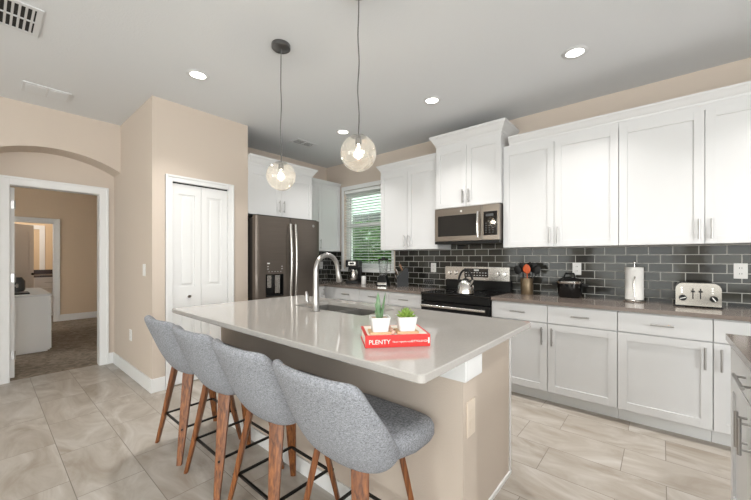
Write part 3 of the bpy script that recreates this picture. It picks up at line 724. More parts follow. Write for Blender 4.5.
# ------------------------------------------------------------------ bar stools
def make_stool(label):
    t = thing('bar_stool', label, 'stool', (0, 0, 0), 0, 'grey bar stools along the island', True)
    # seat cushion (plan superellipse loft)
    mb = MB(); rings = []; n = 48
    def plan(a, hw, y0, y1, e=5.5):
        c, s_ = math.cos(a), math.sin(a)
        x = hw*math.copysign(abs(c)**(2/e), c); y = (y0+y1)/2+(y1-y0)/2*math.copysign(abs(s_)**(2/e), s_)
        return x*(1-.24*max(0, (y1-y)/(y1-y0)-.55)/.45), y
    for z, ins in ((.548, .05), (.551, .025), (.560, .008), (.578, 0), (.610, 0), (.626, .008), (.634, .028), (.637, .07), (.635, .13)):
        rings.append([mb.bm.verts.new((*plan(2*PI*i/n, .246-ins, -.128+ins, .240-ins), z - .012*((plan(2*PI*i/n, .246, -.128, .240)[1]+.2)/.43)**2*(.4 if ins < .1 else 0))) for i in range(n)])
    mb.skin(rings); mb.build('seat', 'fabric', t, 'full')
    # wrap-around back shell
    mb = MB(); NS, NT = 44, 24
    def mid(s_, t_):
        a = s_*PI/2
        hw = .228+.008*math.sin(PI*t_)
        x = hw*math.copysign(abs(math.sin(a))**.86, s_)
        dep = .092+.040*(1-t_)
        yb = -.150-.150*t_
        y = yb+dep*(1-abs(math.cos(a))**.95)
        zb = .526+.070*abs(s_)**4; zt = .898-.012*s_*s_-.046*max(0, (abs(s_)-.58)/.42)**2
        z = zb+(zt-zb)*t_
        if t_ < .45: q = ((.45-t_)/.45)**2; y += .030*q*math.cos(a); x *= 1-.05*q
        return Vector((x, y, z))
    def nrm(s_, t_):
        e = .004
        ds = mid(min(1, s_+e), t_)-mid(max(-1, s_-e), t_); dt = mid(s_, min(1, t_+e))-mid(s_, max(0, t_-e))
        v = ds.cross(dt); return v.normalized() if v.length > 1e-9 else Vector((0, -1, 0))
    O, I = [], []
    for j in range(NT+1):
        tj = .5-.5*math.cos(PI*j/NT); ro, ri = [], []
        for i in range(NS+1):
            si = math.sin(PI/2*(2*i/NS-1)); e1 = abs(si)**9; e2 = abs(2*tj-1)**9
            th = .019*math.sqrt(max(0, 1-max(e1, e2)**1.4)) + .0015
            p = mid(si*.985, tj); nn = nrm(max(-.9, min(.9, si)), max(.06, min(.94, tj)))
            ro.append(mb.bm.verts.new(p+nn*th)); ri.append(mb.bm.verts.new(p-nn*th))
        O.append(ro); I.append(ri)
    for G in (O, I):
        for j in range(NT):
            for i in range(NS): mb.bm.faces.new((G[j][i], G[j][i+1], G[j+1][i+1], G[j+1][i]))
    for j in range(NT):
        for i in (0, NS): mb.bm.faces.new((O[j][i], O[j+1][i], I[j+1][i], I[j][i]))
    for i in range(NS):
        for j in (0, NT): mb.bm.faces.new((O[j][i], O[j][i+1], I[j][i+1], I[j][i]))
    mb.build('backrest', 'fabric', t, 'full')
    MB().box(-.11, .11, -.09, .13, .534, .5475, .004).build('seat_frame', 'black', t)
    for sx in (-1, 1):
        for sy in (-1, 1):
            mb = MB(); tang = Vector((-sy*sx, 1, 0)).normalized() if sx*sy > 0 else Vector((1, 1, 0)).normalized()
            rad = Vector((sx, sy, 0)).normalized(); rings = []
            for z, h, w, th in ((0, .200, .015, .010), (.2, .166, .023, .0115), (.42, .132, .030, .0125), (.535, .114, .033, .013)):
                c = Vector((sx*h, sy*h, z)); rr = []
                for (a, b) in rounded(-w, w, -th, th, .004, 2): rr.append(mb.bm.verts.new(c+tang*a+rad*b))
                rings.append(rr)
            mb.skin(rings); lg = mb.build('leg', 'wood', t, True)
            c = Vector((sx*.166, sy*.166, .2)); MB().cyl(c+rad*.0125-Vector((0,0,0)), c+rad*.016, .006, n=12).build('bolt', 'black', lg, True)
    mb = MB(); h = .158
    mb.box(-h, h, -h-.0055, -h+.0055, .1945, .2055).box(-h, h, h-.0055, h+.0055, .1945, .2055).box(-h-.0055, -h+.0055, -h+.0056, h-.0056, .1945, .2055).box(h-.0055, h+.0055, -h+.0056, h-.0056, .1945, .2055)
    mb.build('footrest', 'black', t)
    return t
st = make_stool('nearest grey fabric bar stool with walnut legs, its seat fully in view')
st.location = (-.935, .990, 0)
for i, (x, lb) in enumerate(((-1.455, 'grey fabric bar stool second nearest the camera along the island'), (-1.965, 'grey fabric bar stool second from the pantry end of the island'), (-2.475, 'grey fabric bar stool nearest the pantry door, farthest along the island'))):
    c = copy_tree(st); c.location = (x, .990, 0); c['label'] = lb

# ------------------------------------------------------------------ refrigerator
FX = -3.50
t = thing('refrigerator', 'dark slate french-door refrigerator with water dispenser', 'refrigerator', (-3.9, 2.47, 0))
F0, F1 = 2.018, 2.95
MB().box(XL+.03, -3.60, F0+.006, F1-.006, .03, 1.755, .004).build('body', 'black', t)
fR = mapper('E', -3.59)
def fdoor(u0, u1, z0, z1):
    mb = MB(); N_ = 14; pts = []
    for i in range(N_+1):
        a = i/N_; u = u0+(u1-u0)*a; g = (u-F0)/(F1-F0); d = .078+.012*(1-(2*g-1)**2)
        e = min(a, 1-a); d -= .012*max(0, 1-e/.03)
        pts.append((u, d))
    poly = [(u0, 0)]+pts+[(u1, 0)]
    mb.prism(poly, z0, z1, lambda u, v, a: fR(u, v, a)); return mb
seam = 2.488
# left door with dispenser recess
D0, D1, DZ0, DZ1 = 2.142, 2.372, .83, 1.075
mb = fdoor(F0, seam-.003, 1.09, 1.775); mbb = fdoor(F0, seam-.003, .70, .825)
parts = [(F0, D0-.004, .825, 1.09), (D1+.004, seam-.003, .825, 1.09)]
ld = mb.build('door', 'slate', t, True)
mbb.build('door_lower', 'slate', ld, True)
for a in parts:
    q = MB(); dd = .085
    us = [a[0]+(a[1]-a[0])*i/6 for i in range(7)]
    pl_ = []
    for u in us:
        g = (u-F0)/(F1-F0); d = .078+.012*(1-(2*g-1)**2)
        if u-F0 < .015: d -= .012*(1-(u-F0)/.015)
        pl_.append((u, d))
    q.prism([(us[0], 0)]+pl_+[(us[-1], 0)], a[2], a[3], lambda u, v, s_: fR(u, v, s_)); q.build('door_side', 'slate', ld, True)
dp = MB(); mbox(dp, fR, D0-.004, D1+.004, .0, .02, .825, 1.09)
mbox(dp, fR, D0-.004, D0+.004, .02, .088, .825, 1.09); mbox(dp, fR, D1-.004, D1+.004, .02, .088, .825, 1.09); mbox(dp, fR, D0+.004, D1-.004, .02, .088, .825, .84)
dp = dp.build('dispenser', 'black', ld)
q = MB(); mbox(q, fR, D0+.03, D0+.085, .02, .06, .93, 1.075, .004); mbox(q, fR, D0+.13, D0+.20, .02, .07, .86, 1.075, .004); q.build('paddles', 'steel', dp)
q = MB(); mbox(q, fR, D0, D1, .0865, .0895, 1.10, 1.235, .001); cp = q.build('control_panel', 'slate', ld)
q = MB()
for i in range(5): mbox(q, fR, D0+.03+i*.04, D0+.04+i*.04, .0895, .0905, 1.118, 1.124)
for i in range(2):
    for j in range(2): mbox(q, fR, D0+.012+i*.19, D0+.03+i*.19, .0895, .0905, 1.15+.03*j, 1.156+.03*j)
mbox(q, fR, D0+.012, D0+.045, .0895, .0905, 1.212, 1.226); q.build('button_marks', 'plate', cp)
rd = fdoor(seam+.003, F1, .70, 1.775).build('door', 'slate', t, True)
q = MB(); c = Vector(fR(2.838, .0815, 1.705)); q.cyl(c, c+Vector((.005, 0, 0)), .017, n=24); lg = q.build('badge', 'nickel', rd, True)
me = text_mesh('GE', .018); me.transform(Matrix(((0, 0, 1, c.x+.0055), (1, 0, 0, c.y-.0115), (0, 1, 0, c.z-.006), (0, 0, 0, 1)))); me.materials.append(M['dgrey'])
o = bpy.data.objects.new('lettering', me); COL.objects.link(o); me.transform(Matrix.Translation(-ORG[rd.name])); o.parent = lg
fz = fdoor(F0, F1, .06, .69).build('freezer_drawer', 'slate', t, True)
def fhandle(u, par):
    pts = []
    for i in range(15):
        a = i/14; z = .80+.90*a; pts.append(fR(u, .125+.028*math.sin(PI*a), z))
    q = MB().tube(pts, .0165, 12)
    for z in (.81, 1.69): q.cyl(fR(u, .085, z), fR(u, .13, z), .012, n=10)
    q.build('handle', 'steel', par, True)
fhandle(seam-.036, ld); fhandle(seam+.036, rd)
q = MB().tube([fR(2.12, .13, .62), fR(2.47, .145, .62), fR(2.82, .13, .62)], .013, 12); q.cyl(fR(2.16, .085, .62), fR(2.16, .13, .62), .011); q.cyl(fR(2.78, .085, .62), fR(2.78, .13, .62), .011); q.build('handle', 'steel', fz, True)
MB().box(-3.62, -3.55, F0+.02, F1-.02, 1.7755, 1.79, .003).build('hinge_cover', 'black', t)
MB().box(XL+.05, -3.56, F0+.03, F1-.03, 0, .06).build('base_grille', 'black', t)

# ------------------------------------------------------------------ range
RX0, RX1 = -2.047, -1.262
t = thing('range', 'black and stainless electric range with rear control panel', 'range', (-1.65, 3.5, 0))
MB().box(RX0, RX1, 3.235, YB-.014, .03, .885, .003).build('body', 'black', t)
ck = MB().box(RX0-.001, RX1+.001, 3.180, YB-.09, .8855, .905, .004).build('cooktop', 'blackglass', t)
for (cx, cy, r) in ((-1.85, 3.37, .095), (-1.45, 3.37, .075), (-1.85, 3.61, .075), (-1.45, 3.61, .095)):
    MB().lathe([(r-.003, 0), (r-.003, .0007), (r, .0007), (r, 0)], (cx, cy, .9045), cap=False).build('burner_ring', 'dgrey', ck)
f = mapper('S', 3.234)
q = MB(); mbox(q, f, RX0+.002, RX1-.002, .0, .05, .815, .8845, .003); q.build('front_band', 'black', t)
q = MB(); mbox(q, f, RX0+.002, RX1-.002, .0, .055, .25, .805, .004); od = q.build('oven_door', 'black', t)
q = MB(); mbox(q, f, RX0+.10, RX1-.10, .055, .058, .33, .70, .002); q.build('oven_window', 'blackglass', od)
q = MB(); q.tube([f(RX0+.03, .095, .765), f(RX1-.03, .095, .765)], .0145, 14)
for u in (RX0+.06, RX1-.06): q.cyl(f(u, .05, .765), f(u, .095, .765), .011)
q.build('handle', 'steel', od, True)
q = MB(); mbox(q, f, RX0+.002, RX1-.002, .0, .05, .06, .24, .004); q.build('storage_drawer', 'slate', t)
MB().box(RX0+.04, RX1-.04, 3.26, 3.78, 0, .03).build('feet', 'black', t)
bg = MB().box(RX0, RX1, YB-.088, YB-.016, .9052, 1.03, .003).build('backguard', 'black', t)
f = mapper('S', YB-.10)
q = MB(); mbox(q, f, RX0, RX1, -.084, .01, 1.02, 1.182, .006); pn = q.build('control_panel', 'steel', t)
q = MB(); mbox(q, f, -1.79, -1.50, .0101, .0125, 1.06, 1.16, .003); ds = q.build('display', 'blackglass', pn)
q = MB()
for i in range(8):
    for j in range(2): mbox(q, f, -1.775+i*.034, -1.757+i*.034, .0126, .0132, 1.078+j*.03, 1.084+j*.03)
mbox(q, f, -1.67, -1.61, .0126, .0132, 1.132, 1.150); q.build('display_marks', 'plate', ds)
for u in (-1.985, -1.905, -1.385, -1.31):
    q = MB(); q.cyl(f(u, .0101, 1.105), f(u, .035, 1.105), .025, .021, 24); mbox(q, f, u-.004, u+.004, .03, .040, 1.085, 1.125, .001); q.build('knob', 'chrome', pn, True)

# kettle
kx, ky, kz = -1.575, 3.31, .9055
t = thing('kettle', 'stainless steel stovetop kettle with black arched handle on the range', 'kettle', (kx, ky, kz))
MB().lathe([(.0, 0), (.078, 0), (.084, .008), (.083, .03), (.075, .07), (.058, .105), (.036, .128), (.03, .132), (0, .132)], (kx, ky, kz), 40).build('body', 'chrome', t, True)
MB().lathe([(.03, 0), (.03, .006), (.012, .014), (.006, .018), (.006, .026), (.012, .03), (.012, .042), (0, .046)], (kx, ky, kz+.132), 24).build('lid', 'black', t, True)
q = MB().tube([(kx+.055*math.cos(PI*i/14)*1.25, ky, kz+.11+.115*math.sin(PI*i/14)) for i in range(15)], .010, 10)
q.build('handle', 'black', t, True)
MB().tube([(kx+.05, ky-.02, kz+.075), (kx+.078, ky-.03, kz+.105), (kx+.092, ky-.036, kz+.135)], [.02, .014, .010], 14).build('spout', 'chrome', t, True)
t.scale = (1.12, 1.12, 1.12)

# ------------------------------------------------------------------ microwave
MX0, MX1, MZ0, MZ1 = -2.012, -1.258, 1.452, 1.845
t = thing('microwave', 'stainless over-the-range microwave with dark window', 'microwave', (-1.65, 3.5, MZ0))
MB().box(MX0, MX1, 3.455, YB-.014, MZ0, MZ1, .002).build('body', 'slate', t)
f = mapper('S', 3.455)
q = MB(); mbox(q, f, MX0, -1.445, 0, .035, MZ0+.02, MZ1, .004); dr_ = q.build('door', 'steel_dark', t)
q = MB(); mbox(q, f, MX0+.045, -1.505, .035, .038, MZ0+.075, MZ1-.085, .004); q.build('window', 'blackglass', dr_)
q = MB(); mbox(q, f, -1.442, MX1, 0, .035, MZ0+.02, MZ1, .004); pn = q.build('control_panel', 'steel_dark', t)
q = MB(); mbox(q, f, -1.425, MX1+.018-.04, .035, .038, MZ0+.07, MZ1-.075, .003); kp = q.build('keypad', 'blackglass', pn)
q = MB()
for i in range(3):
    for j in range(5): mbox(q, f, -1.405+i*.037, -1.390+i*.037, .038, .0386, MZ0+.095+j*.024, MZ0+.103+j*.024)
mbox(q, f, -1.40, -1.32, .038, .0386, MZ1-.125, MZ1-.10); q.build('key_marks', 'dgrey', kp)
q = MB(); q.tube([f(-1.475, .07+.012*math.sin(PI*i/8), MZ0+.05+(MZ1-MZ0-.12)*i/8) for i in range(9)], .012, 12)
for z in (MZ0+.06, MZ1-.08): q.cyl(f(-1.475, .03, z), f(-1.475, .072, z), .009)
q.build('handle', 'chrome', dr_, True)
q = MB(); mbox(q, f, MX0, MX1, -.1, .033, MZ0-.012, MZ0+.018, .002); q.build('vent_strip', 'black', t)
c = Vector(f(-1.68, .035, MZ1-.045)); q = MB().cyl(c, c+Vector((0, -.002, 0)), .012, n=20); q.build('badge', 'plate', dr_, True)

# ------------------------------------------------------------------ small appliances on the counter
Z0 = CT+.0004
def lbox(q, x0, x1, y0, y1, z0, z1, b=.004): return q.box(x0, x1, y0, y1, z0, z1, b)
# coffee maker
x, y = -3.50, 3.60
t = thing('coffee_maker', 'black and stainless coffee maker on the worktop under the window', 'coffee maker', (x, y, Z0))
lbox(MB(), x-.09, x+.09, y-.10, y+.11, Z0, Z0+.04, .006).build('base', 'black', t)
lbox(MB(), x-.09, x+.09, y+.03, y+.11, Z0+.04, Z0+.23, .004).build('tower', 'black', t)
hd_ = lbox(MB(), x-.09, x+.09, y-.10, y+.11, Z0+.23, Z0+.325, .01).build('brew_head', 'black', t)
lbox(MB(), x-.05, x+.05, y-.103, y-.10, Z0+.255, Z0+.305, .001).build('display_frame', 'steel', hd_)
lbox(MB(), x-.032, x+.032, y-.105, y-.1031, Z0+.265, Z0+.295, .0008).build('display', 'blackglass', hd_)
MB().lathe([(0, 0), (.060, 0), (.066, .02), (.068, .12), (.052, .155), (.040, .165), (0, .165)], (x, y-.035, Z0+.041), 28).build('carafe', 'steel', t, True)
q = MB().tube([(x, y-.10, Z0+.18), (x, y-.135, Z0+.17), (x, y-.137, Z0+.10), (x, y-.103, Z0+.085)], .007, 8); q.build('carafe_handle', 'black', t, True); t.rotation_euler = (0, 0, .5); t.scale = (1.08, 1.08, 1.06)
# canister
x, y = -3.30, 3.60
o = center_origin(MB().lathe([(0, 0), (.032, 0), (.035, .006), (.035, .105), (.030, .112), (0, .112)], (x, y, Z0), 24).build('canister', 'ceramic', None, True), (x, y, Z0))
tag(o, 'small white canister directly right of the coffee maker', 'canister')
# blender
x, y = -2.90, 3.56
t = thing('blender', 'glass-jar blender with black and chrome base on the worktop', 'blender', (x, y, Z0))
q = MB(); rings = []
for w, z in ((.085, 0), (.085, .02), (.075, .06), (.055, .12), (.05, .135)):
    rings.append([q.bm.verts.new((x+a, y+b, Z0+z)) for a, b in rounded(-w, w, -w, w, .02, 3)])
q.skin(rings); bs = q.build('base', 'black', t, True)
lbox(MB(), x-.06, x+.06, y-.088, y-.078, Z0+.015, Z0+.05, .003).build('control_strip', 'chrome', bs)
MB().lathe([(.048, .136), (.052, .16), (.068, .33), (.070, .345)], (x, y, Z0), 28, False).build('jar', 'jar', t, True)
MB().lathe([(0, .136), (.048, .136), (.05, .15), (.0, .15)], (x, y, Z0), 28).build('blade_collar', 'black', t, True)
MB().lathe([(0, .345), (.070, .345), (.068, .365), (.03, .368), (.026, .39), (0, .392)], (x, y, Z0), 28).build('lid', 'black', t, True)
q = MB().tube([(x+.064, y, Z0+.31), (x+.10, y, Z0+.30), (x+.10, y, Z0+.20), (x+.056, y, Z0+.185)], .008, 8); q.build('jar_handle', 'jar', t, True); t.rotation_euler = (0, 0, .45)
# knife block
x, y = -2.62, 3.60
t = thing('knife_block', 'black slanted knife block holding knives left of the range', 'knife block', (x, y, Z0))
q = MB(); q.prism([(-.07, 0), (.08, 0), (.08, .235), (.035, .25), (-.07, .12)], x-.055, x+.055, lambda u, v, a: (a, y+u, Z0+v)); bk_ = q.build('block', 'black', t)
lbox(MB(), x-.035, x+.035, y-.0725, y-.0701, Z0+.03, Z0+.05, .0008).build('nameplate', 'plate', bk_)
for i in range(3):
    for j in range(2):
        b0 = Vector((x-.03+i*.03, y-.045+j*.05, Z0+.152+j*.062)); d = Vector((0, -.40, .92)).normalized()
        kn = tag(MB().cyl(b0, b0+d*.085, .009, .011, 10).build('kitchen_knife', 'knifewood' if (i+j) % 3 == 0 else 'steel', None, True), ('brown-handled' if (i+j) % 3 == 0 else 'steel-handled')+' knife standing in the black knife block', 'knife', ('brown-handled' if (i+j) % 3 == 0 else 'steel-handled')+' knives in the block'); center_origin(kn, (x, y, Z0)); kn.rotation_euler = (0, 0, -.75)
q = MB(); 
for i in range(6):
    b0 = Vector((x-.045+i*.018, y-.068, Z0+.10)); q.cyl(b0+Vector((0, -.006, .0)), b0+Vector((0, -.022, .055)), .007, n=8)
q.build('steak_knife_handles', 'steel', t, True); t.rotation_euler = (0, 0, -.75)
# salt mill-like wire trivet/rack beside the range
x, y = -2.22, 3.62
t = thing('wire_rack', 'thin dark wire rack standing on the worktop left of the range', 'rack', (x, y, Z0))
q = MB()
for i in range(5):
    a = -.06+i*.03; q.tube([(x+a, y-.05, Z0+.003), (x+a, y, Z0+.10), (x+a, y+.05, Z0+.003)], .0022, 6)
q.tube([(x-.07, y-.05, Z0+.003), (x+.07, y-.05, Z0+.003)], .003, 6); q.tube([(x-.07, y+.05, Z0+.003), (x+.07, y+.05, Z0+.003)], .003, 6); q.tube([(x-.07, y, Z0+.10), (x+.07, y, Z0+.10)], .003, 6)
q.build('wires', 'dgrey', t, True)
# utensil crock
x, y = -1.07, 3.69
t = thing('utensil_crock', 'bronze utensil crock on the worktop right of the range', 'crock', (x, y, Z0))
MB().lathe([(0, 0), (.058, 0), (.060, .004), (.062, .165), (.060, .168), (.056, .165), (.054, .01), (0, .01)], (x, y, Z0), 32).build('pot', 'crock', t, True)
def utensil(dx, dy, lx, ly, h, kind, m, label, name):
    q = MB(); a = Vector((x+dx, y+dy, Z0+.02)); b = Vector((x+lx, y+ly, Z0+h)); d = (b-a).normalized()
    q.tube([a, a.lerp(b, .7)], .005, 8)
    s_ = d.cross(Vector((0, 1, 0))).normalized(); nn = s_.cross(d)
    p = a.lerp(b, .68); L_ = (b-p).length; rings = []
    for i in range(9):
        k = i/8; w = .038*math.sin(PI*min(1, .12+k*.86))**.6 if kind == 'spoon' else (.012+.02*min(1, k*2.5)); th = .006 if kind == 'spoon' else .003
        if i == 8: w *= .6
        c = p+d*L_*k
        rings.append([c+s_*w*math.cos(g)+nn*th*math.sin(g) for g in [PI/4*j for j in range(8)]])
    rings = [[q.bm.verts.new(v) for v in r] for r in rings]; q.skin(rings)
    return tag(q.build(name, m, None, True), label, 'utensil', 'utensils in the crock')
utensil(.01, 0, .005, -.035, .315, 'spoon', 'orange', 'orange silicone spoon standing upright in the bronze crock', 'silicone_spoon')
utensil(-.03, -.01, -.10, -.03, .30, 'spoon', 'black', 'black ladle leaning far left in the bronze crock', 'ladle')
utensil(-.02, .01, -.06, .02, .33, 'spatula', 'black', 'black slotted turner leaning left in the bronze crock', 'turner')
utensil(.02, .02, .065, .02, .33, 'spatula', 'black', 'black spatula leaning right in the bronze crock', 'spatula')
utensil(.035, -.01, .11, -.01, .305, 'spoon', 'black', 'black serving spoon leaning far right in the bronze crock', 'serving_spoon')
utensil(0, .035, .02, .04, .335, 'spoon', 'black', 'black spoon standing at the back of the bronze crock', 'cooking_spoon')
# cooker
x, y = -.675, 3.68
t = thing('multicooker', 'small black countertop cooker with chrome band and lid handle', 'cooker', (x, y, Z0))
MB().lathe([(0, 0), (.085, 0), (.095, .01), (.105, .08), (.108, .11), (0, .11)], (x, y, Z0), 36).build('body', 'blackglass', t, True)
MB().lathe([(.109, .108), (.112, .112), (.112, .124), (.106, .128), (0, .128)], (x, y, Z0), 36).build('band', 'chrome', t, True)
ld_ = MB().lathe([(0, .1285), (.098, .1285), (.085, .142), (.05, .155), (0, .158)], (x, y, Z0), 36).build('lid', 'blackglass', t, True)
MB().tube([(x-.045, y-.01, Z0+.155), (x-.035, y-.01, Z0+.182), (x+.035, y-.01, Z0+.182), (x+.045, y-.01, Z0+.155)], .008, 10).build('lid_handle', 'black', ld_, True)
for sx in (-1, 1): lbox(MB(), *(sorted((x+sx*.100, x+sx*.145))), y-.03, y+.03, Z0+.085, Z0+.105, .005).build('side_handle', 'black', t)
t.scale = (1.03, 1.03, 1.25)
# paper towel
x, y = -.182, 3.71
t = thing('paper_towel_holder', 'steel paper towel holder on the worktop', 'paper towel holder', (x, y, Z0))
MB().lathe([(0, 0), (.080, 0), (.082, .006), (.075, .014), (.012, .016), (0, .016)], (x, y, Z0), 36).build('base', 'steel', t, True)
MB().cyl((x, y, Z0+.015), (x, y, Z0+.325), .005, n=10).lathe([(0, 0), (.010, .004), (.012, .014), (.008, .022), (0, .024)], (x, y, Z0+.325), 16).build('post', 'chrome', t, True)
MB().tube([(x+.01, y-.078, Z0+.012), (x+.003, y-.082, Z0+.08), (x-.002, y-.073, Z0+.15), (x+.006, y-.076, Z0+.205), (x+.006, y-.085, Z0+.215)], [.004, .004, .004, .005, .006], 8).build('tension_arm', 'steel', t, True)
rl = center_origin(MB().lathe([(.020, 0), (.066, 0), (.0665, .01), (.0665, .27), (.066, .28), (.020, .28), (.020, 0)], (x, y, Z0+.017), 40, False).build('paper_towel_roll', 'paper', None, True), (x, y, Z0+.017))
tag(rl, 'white roll of paper towels on the steel holder', 'paper towels')
# toaster
x, y = .210, 3.66
t = thing('toaster', 'chrome four-slice toaster with two levers and two dials', 'toaster', (x, y, Z0))
q = MB(); W_, D_, H_ = .127, .125, .185
prof = [(-W_, .012), (-W_, H_-.05)]+[(-W_+.045*(1-math.cos(a)), H_-.05+.05*math.sin(a)) for a in [PI/2*i/6 for i in range(1, 7)]]
prof += [(-u, v) for u, v in prof[::-1]]
q.prism(prof, y-D_, y+D_, lambda u, v, a: (x+u, a, Z0+v)); bod = q.build('body', 'toast', t, True)
q = MB(); sc_ = .93
q.prism([(u*sc_, .022+(v-.012)*.93) for u, v in prof], y-D_-.006, y-D_, lambda u, v, a: (x+u, a, Z0+v)); q.build('face_plate', 'toast', bod)
for u in (-.105, .105): lbox(MB(), x+u-.03, x+u+.03, y-D_+.01, y+D_-.01, Z0, Z0+.0125, .002).build('foot', 'black', t)
for u in (-.028, .014):
    lbox(MB(), x+u-.0035, x+u+.0035, y-D_-.0075, y-D_-.0061, Z0+.065, Z0+.145, .0005).build('slot', 'black', bod)
    lv = lbox(MB(), x+u-.011, x+u+.011, y-D_-.022, y-D_-.0076, Z0+.116, Z0+.128, .003).build('lever', 'black', bod)
for u in (-.085, .085):
    c = Vector((x+u, y-D_-.006, Z0+.070)); dl = MB().cyl(c, c+Vector((0, -.018, 0)), .024, .021, 24).build('dial', 'black', bod, True)
    MB().box(-.003, .003, -.003, .0, -.018, .018, .0008, R=Matrix.Translation(c+Vector((0, -.018, 0))) @ Matrix.Rotation(-.6 if u > 0 else 1.2, 4, 'Y')).build('dial_pointer', 'plate', dl)
    for k in range(3):
        c = Vector((x+u-.006, y-D_-.006, Z0+.112+k*.018)); MB().cyl(c, c+Vector((0, -.004, 0)), .006, n=12).build('button', 'chrome', bod, True)
q = MB()
for v in (-.075, -.03, .03, .075): q.box(x-.09, x+.09, y+v-.010, y+v+.010, Z0+H_-.0005, Z0+H_+.0008)
q.build('bread_slots', 'black', bod)

# ------------------------------------------------------------------ outlets, switches
def plate(c, axis, label, slots=True, w=.038, h=.06):
    x, y, z = c
    t = thing('wall_outlet' if slots else 'light_switch', label, 'outlet' if slots else 'switch', c)
    def B(q, a0, a1, z0, z1, d0, d1, b=0):
        if axis == 'S': return q.box(x+a0, x+a1, y-d1, y-d0, z+z0, z+z1, b)
        return q.box(x+d0, x+d1, y+a0, y+a1, z+z0, z+z1, b)
    pl_ = B(MB(), -w, w, -h, h, 0, .006, .002).build('cover_plate', 'plate', t)
    if slots:
        for zz in (-.022, .022):
            s_ = B(MB(), -.016, .016, zz-.013, zz+.013, .006, .0072, .0005).build('socket', 'plate', t)
            q = MB(); B(q, -.008, -.005, zz-.004, zz+.006, .0072, .0076); B(q, .005, .008, zz-.004, zz+.006, .0072, .0076); q.build('slot_holes', 'dark', s_)
    else: B(MB(), -.014, .014, -.028, .028, .006, .009, .001).build('rocker', 'plate', t)
    return t
plate((-2.27, YB-.0101, 1.158), 'S', 'white outlet on the tiles left of the range panel')
plate((-.640, YB-.0101, 1.176), 'S', 'white outlet on the tiles above the black cooker')
plate((.467, YB-.0101, 1.182), 'S', 'white outlet on the tiles right of the toaster')
plate((XL+.0101, 3.70, 1.16), 'E', 'white outlet on the dark tiles beside the refrigerator')
plate((-3.913, 1.0425, 1.164), 'S', 'white light switch on the side of the pantry wall', False)
plate((-4.382, 1.0425, .447), 'S', 'white outlet low on the side of the pantry wall')

# ------------------------------------------------------------------ ceiling fixtures
def downlight(x, y, label):
    t = thing('recessed_downlight', label, 'ceiling light', (x, y, ZC), 0, 'recessed ceiling lights')
    MB().lathe([(.058, -.0005), (.085, -.0005), (.088, -.004), (.080, -.009), (.060, -.010)], (x, y, ZC), 36, False).build('trim_ring', 'vent', t, True)
    MB().lathe([(0, -.004), (.061, -.004), (.061, -.0005), (0, -.0005)], (x, y, ZC), 36).build('lens', 'down', t, True)
    light('downlight_beam', 'AREA', (x, y, ZC-.013), (0, 0, 0), 8.5, (1, .97, .935), .11, spread=math.radians(105), disk=True)
for (x, y, lb) in ((-2.97, 1.176, 'lit recessed ceiling light nearest the pantry wall'), (-.495, 2.884, 'lit recessed ceiling light above the right wall cabinets'), (-1.709, 2.852, 'lit recessed ceiling light in front of the microwave'), (-2.962, 2.857, 'lit recessed ceiling light nearest the kitchen window')):
    downlight(x, y, lb)
downlight(.77, 2.884, 'unseen recessed light added above the far right end of the worktop')  # this and the next two are out of view, added to brighten the aisle
downlight(.75, 1.1, 'unseen recessed light added above the side counter')
downlight(-.75, -.25, 'unseen recessed light added behind the camera')

def pendant(x, y, zc, r, label):
    t = thing('pendant_lamp', label, 'pendant light', (x, y, ZC), 0, 'globe pendants over the island')
    MB().lathe([(0, -.001), (.066, -.001), (.067, -.006), (.066, -.028), (.062, -.031), (.0, -.031)], (x, y, ZC), 36).build('canopy', 'pcanopy', t, True)
    pts = [(x+.003*math.sin(i*.9+x), y+.003*math.cos(i*.7), ZC-.03-(ZC-.03-(zc+r))*i/20) for i in range(21)]; pts[-1] = (x, y, zc+r*.97)
    MB().tube(pts, .0035, 8).build('cord', 'cord', t, True)
    MB().lathe([(0, r*.99), (.008, r*.99), (.010, r*.965), (.042, r*.93), (.044, r*.905), (.018, r*.89), (.018, r*.45), (.014, r*.42), (0, r*.42)], (x, y, zc), 28).build('socket', 'pcanopy', t, True)
    prof = [(r*math.sin(a), r*math.cos(a)) for a in [.40+(PI-.40)*i/26 for i in range(27)]]
    MB().lathe(prof, (x, y, zc), 44, False).build('globe', 'globe', t, 'full')
    bp_ = [(0, .30), (.012, .29), (.013, .2), (.022, .05), (.028, -.12), (.026, -.26), (.015, -.36), (0, -.39)]
    bp_ = [(a, b*r) for a, b in bp_]
    MB().lathe(bp_, (x, y, zc+.008), 20).build('bulb', 'jar', t, 'full')
    q = MB()
    for k in range(5):
        a = 2*PI*k/5; q.tube([(x+.005*math.cos(a), y+.005*math.sin(a), zc+.02), (x+.009*math.cos(a), y+.009*math.sin(a), zc-.012), (x+.004*math.cos(a), y+.004*math.sin(a), zc-.032)], .0022, 6)
    q.build('filament', 'bulbglass', t)
    light('pendant_glow', 'POINT', (x, y, zc-.008), (0, 0, 0), 9, (1, .91, .78), .02)
pendant(-2.098, 1.402, 1.876, .103, 'clear glass globe pendant hanging farther left over the island')
pendant(-1.314, 1.389, 1.880, .102, 'clear glass globe pendant hanging closer, over the middle of the island')

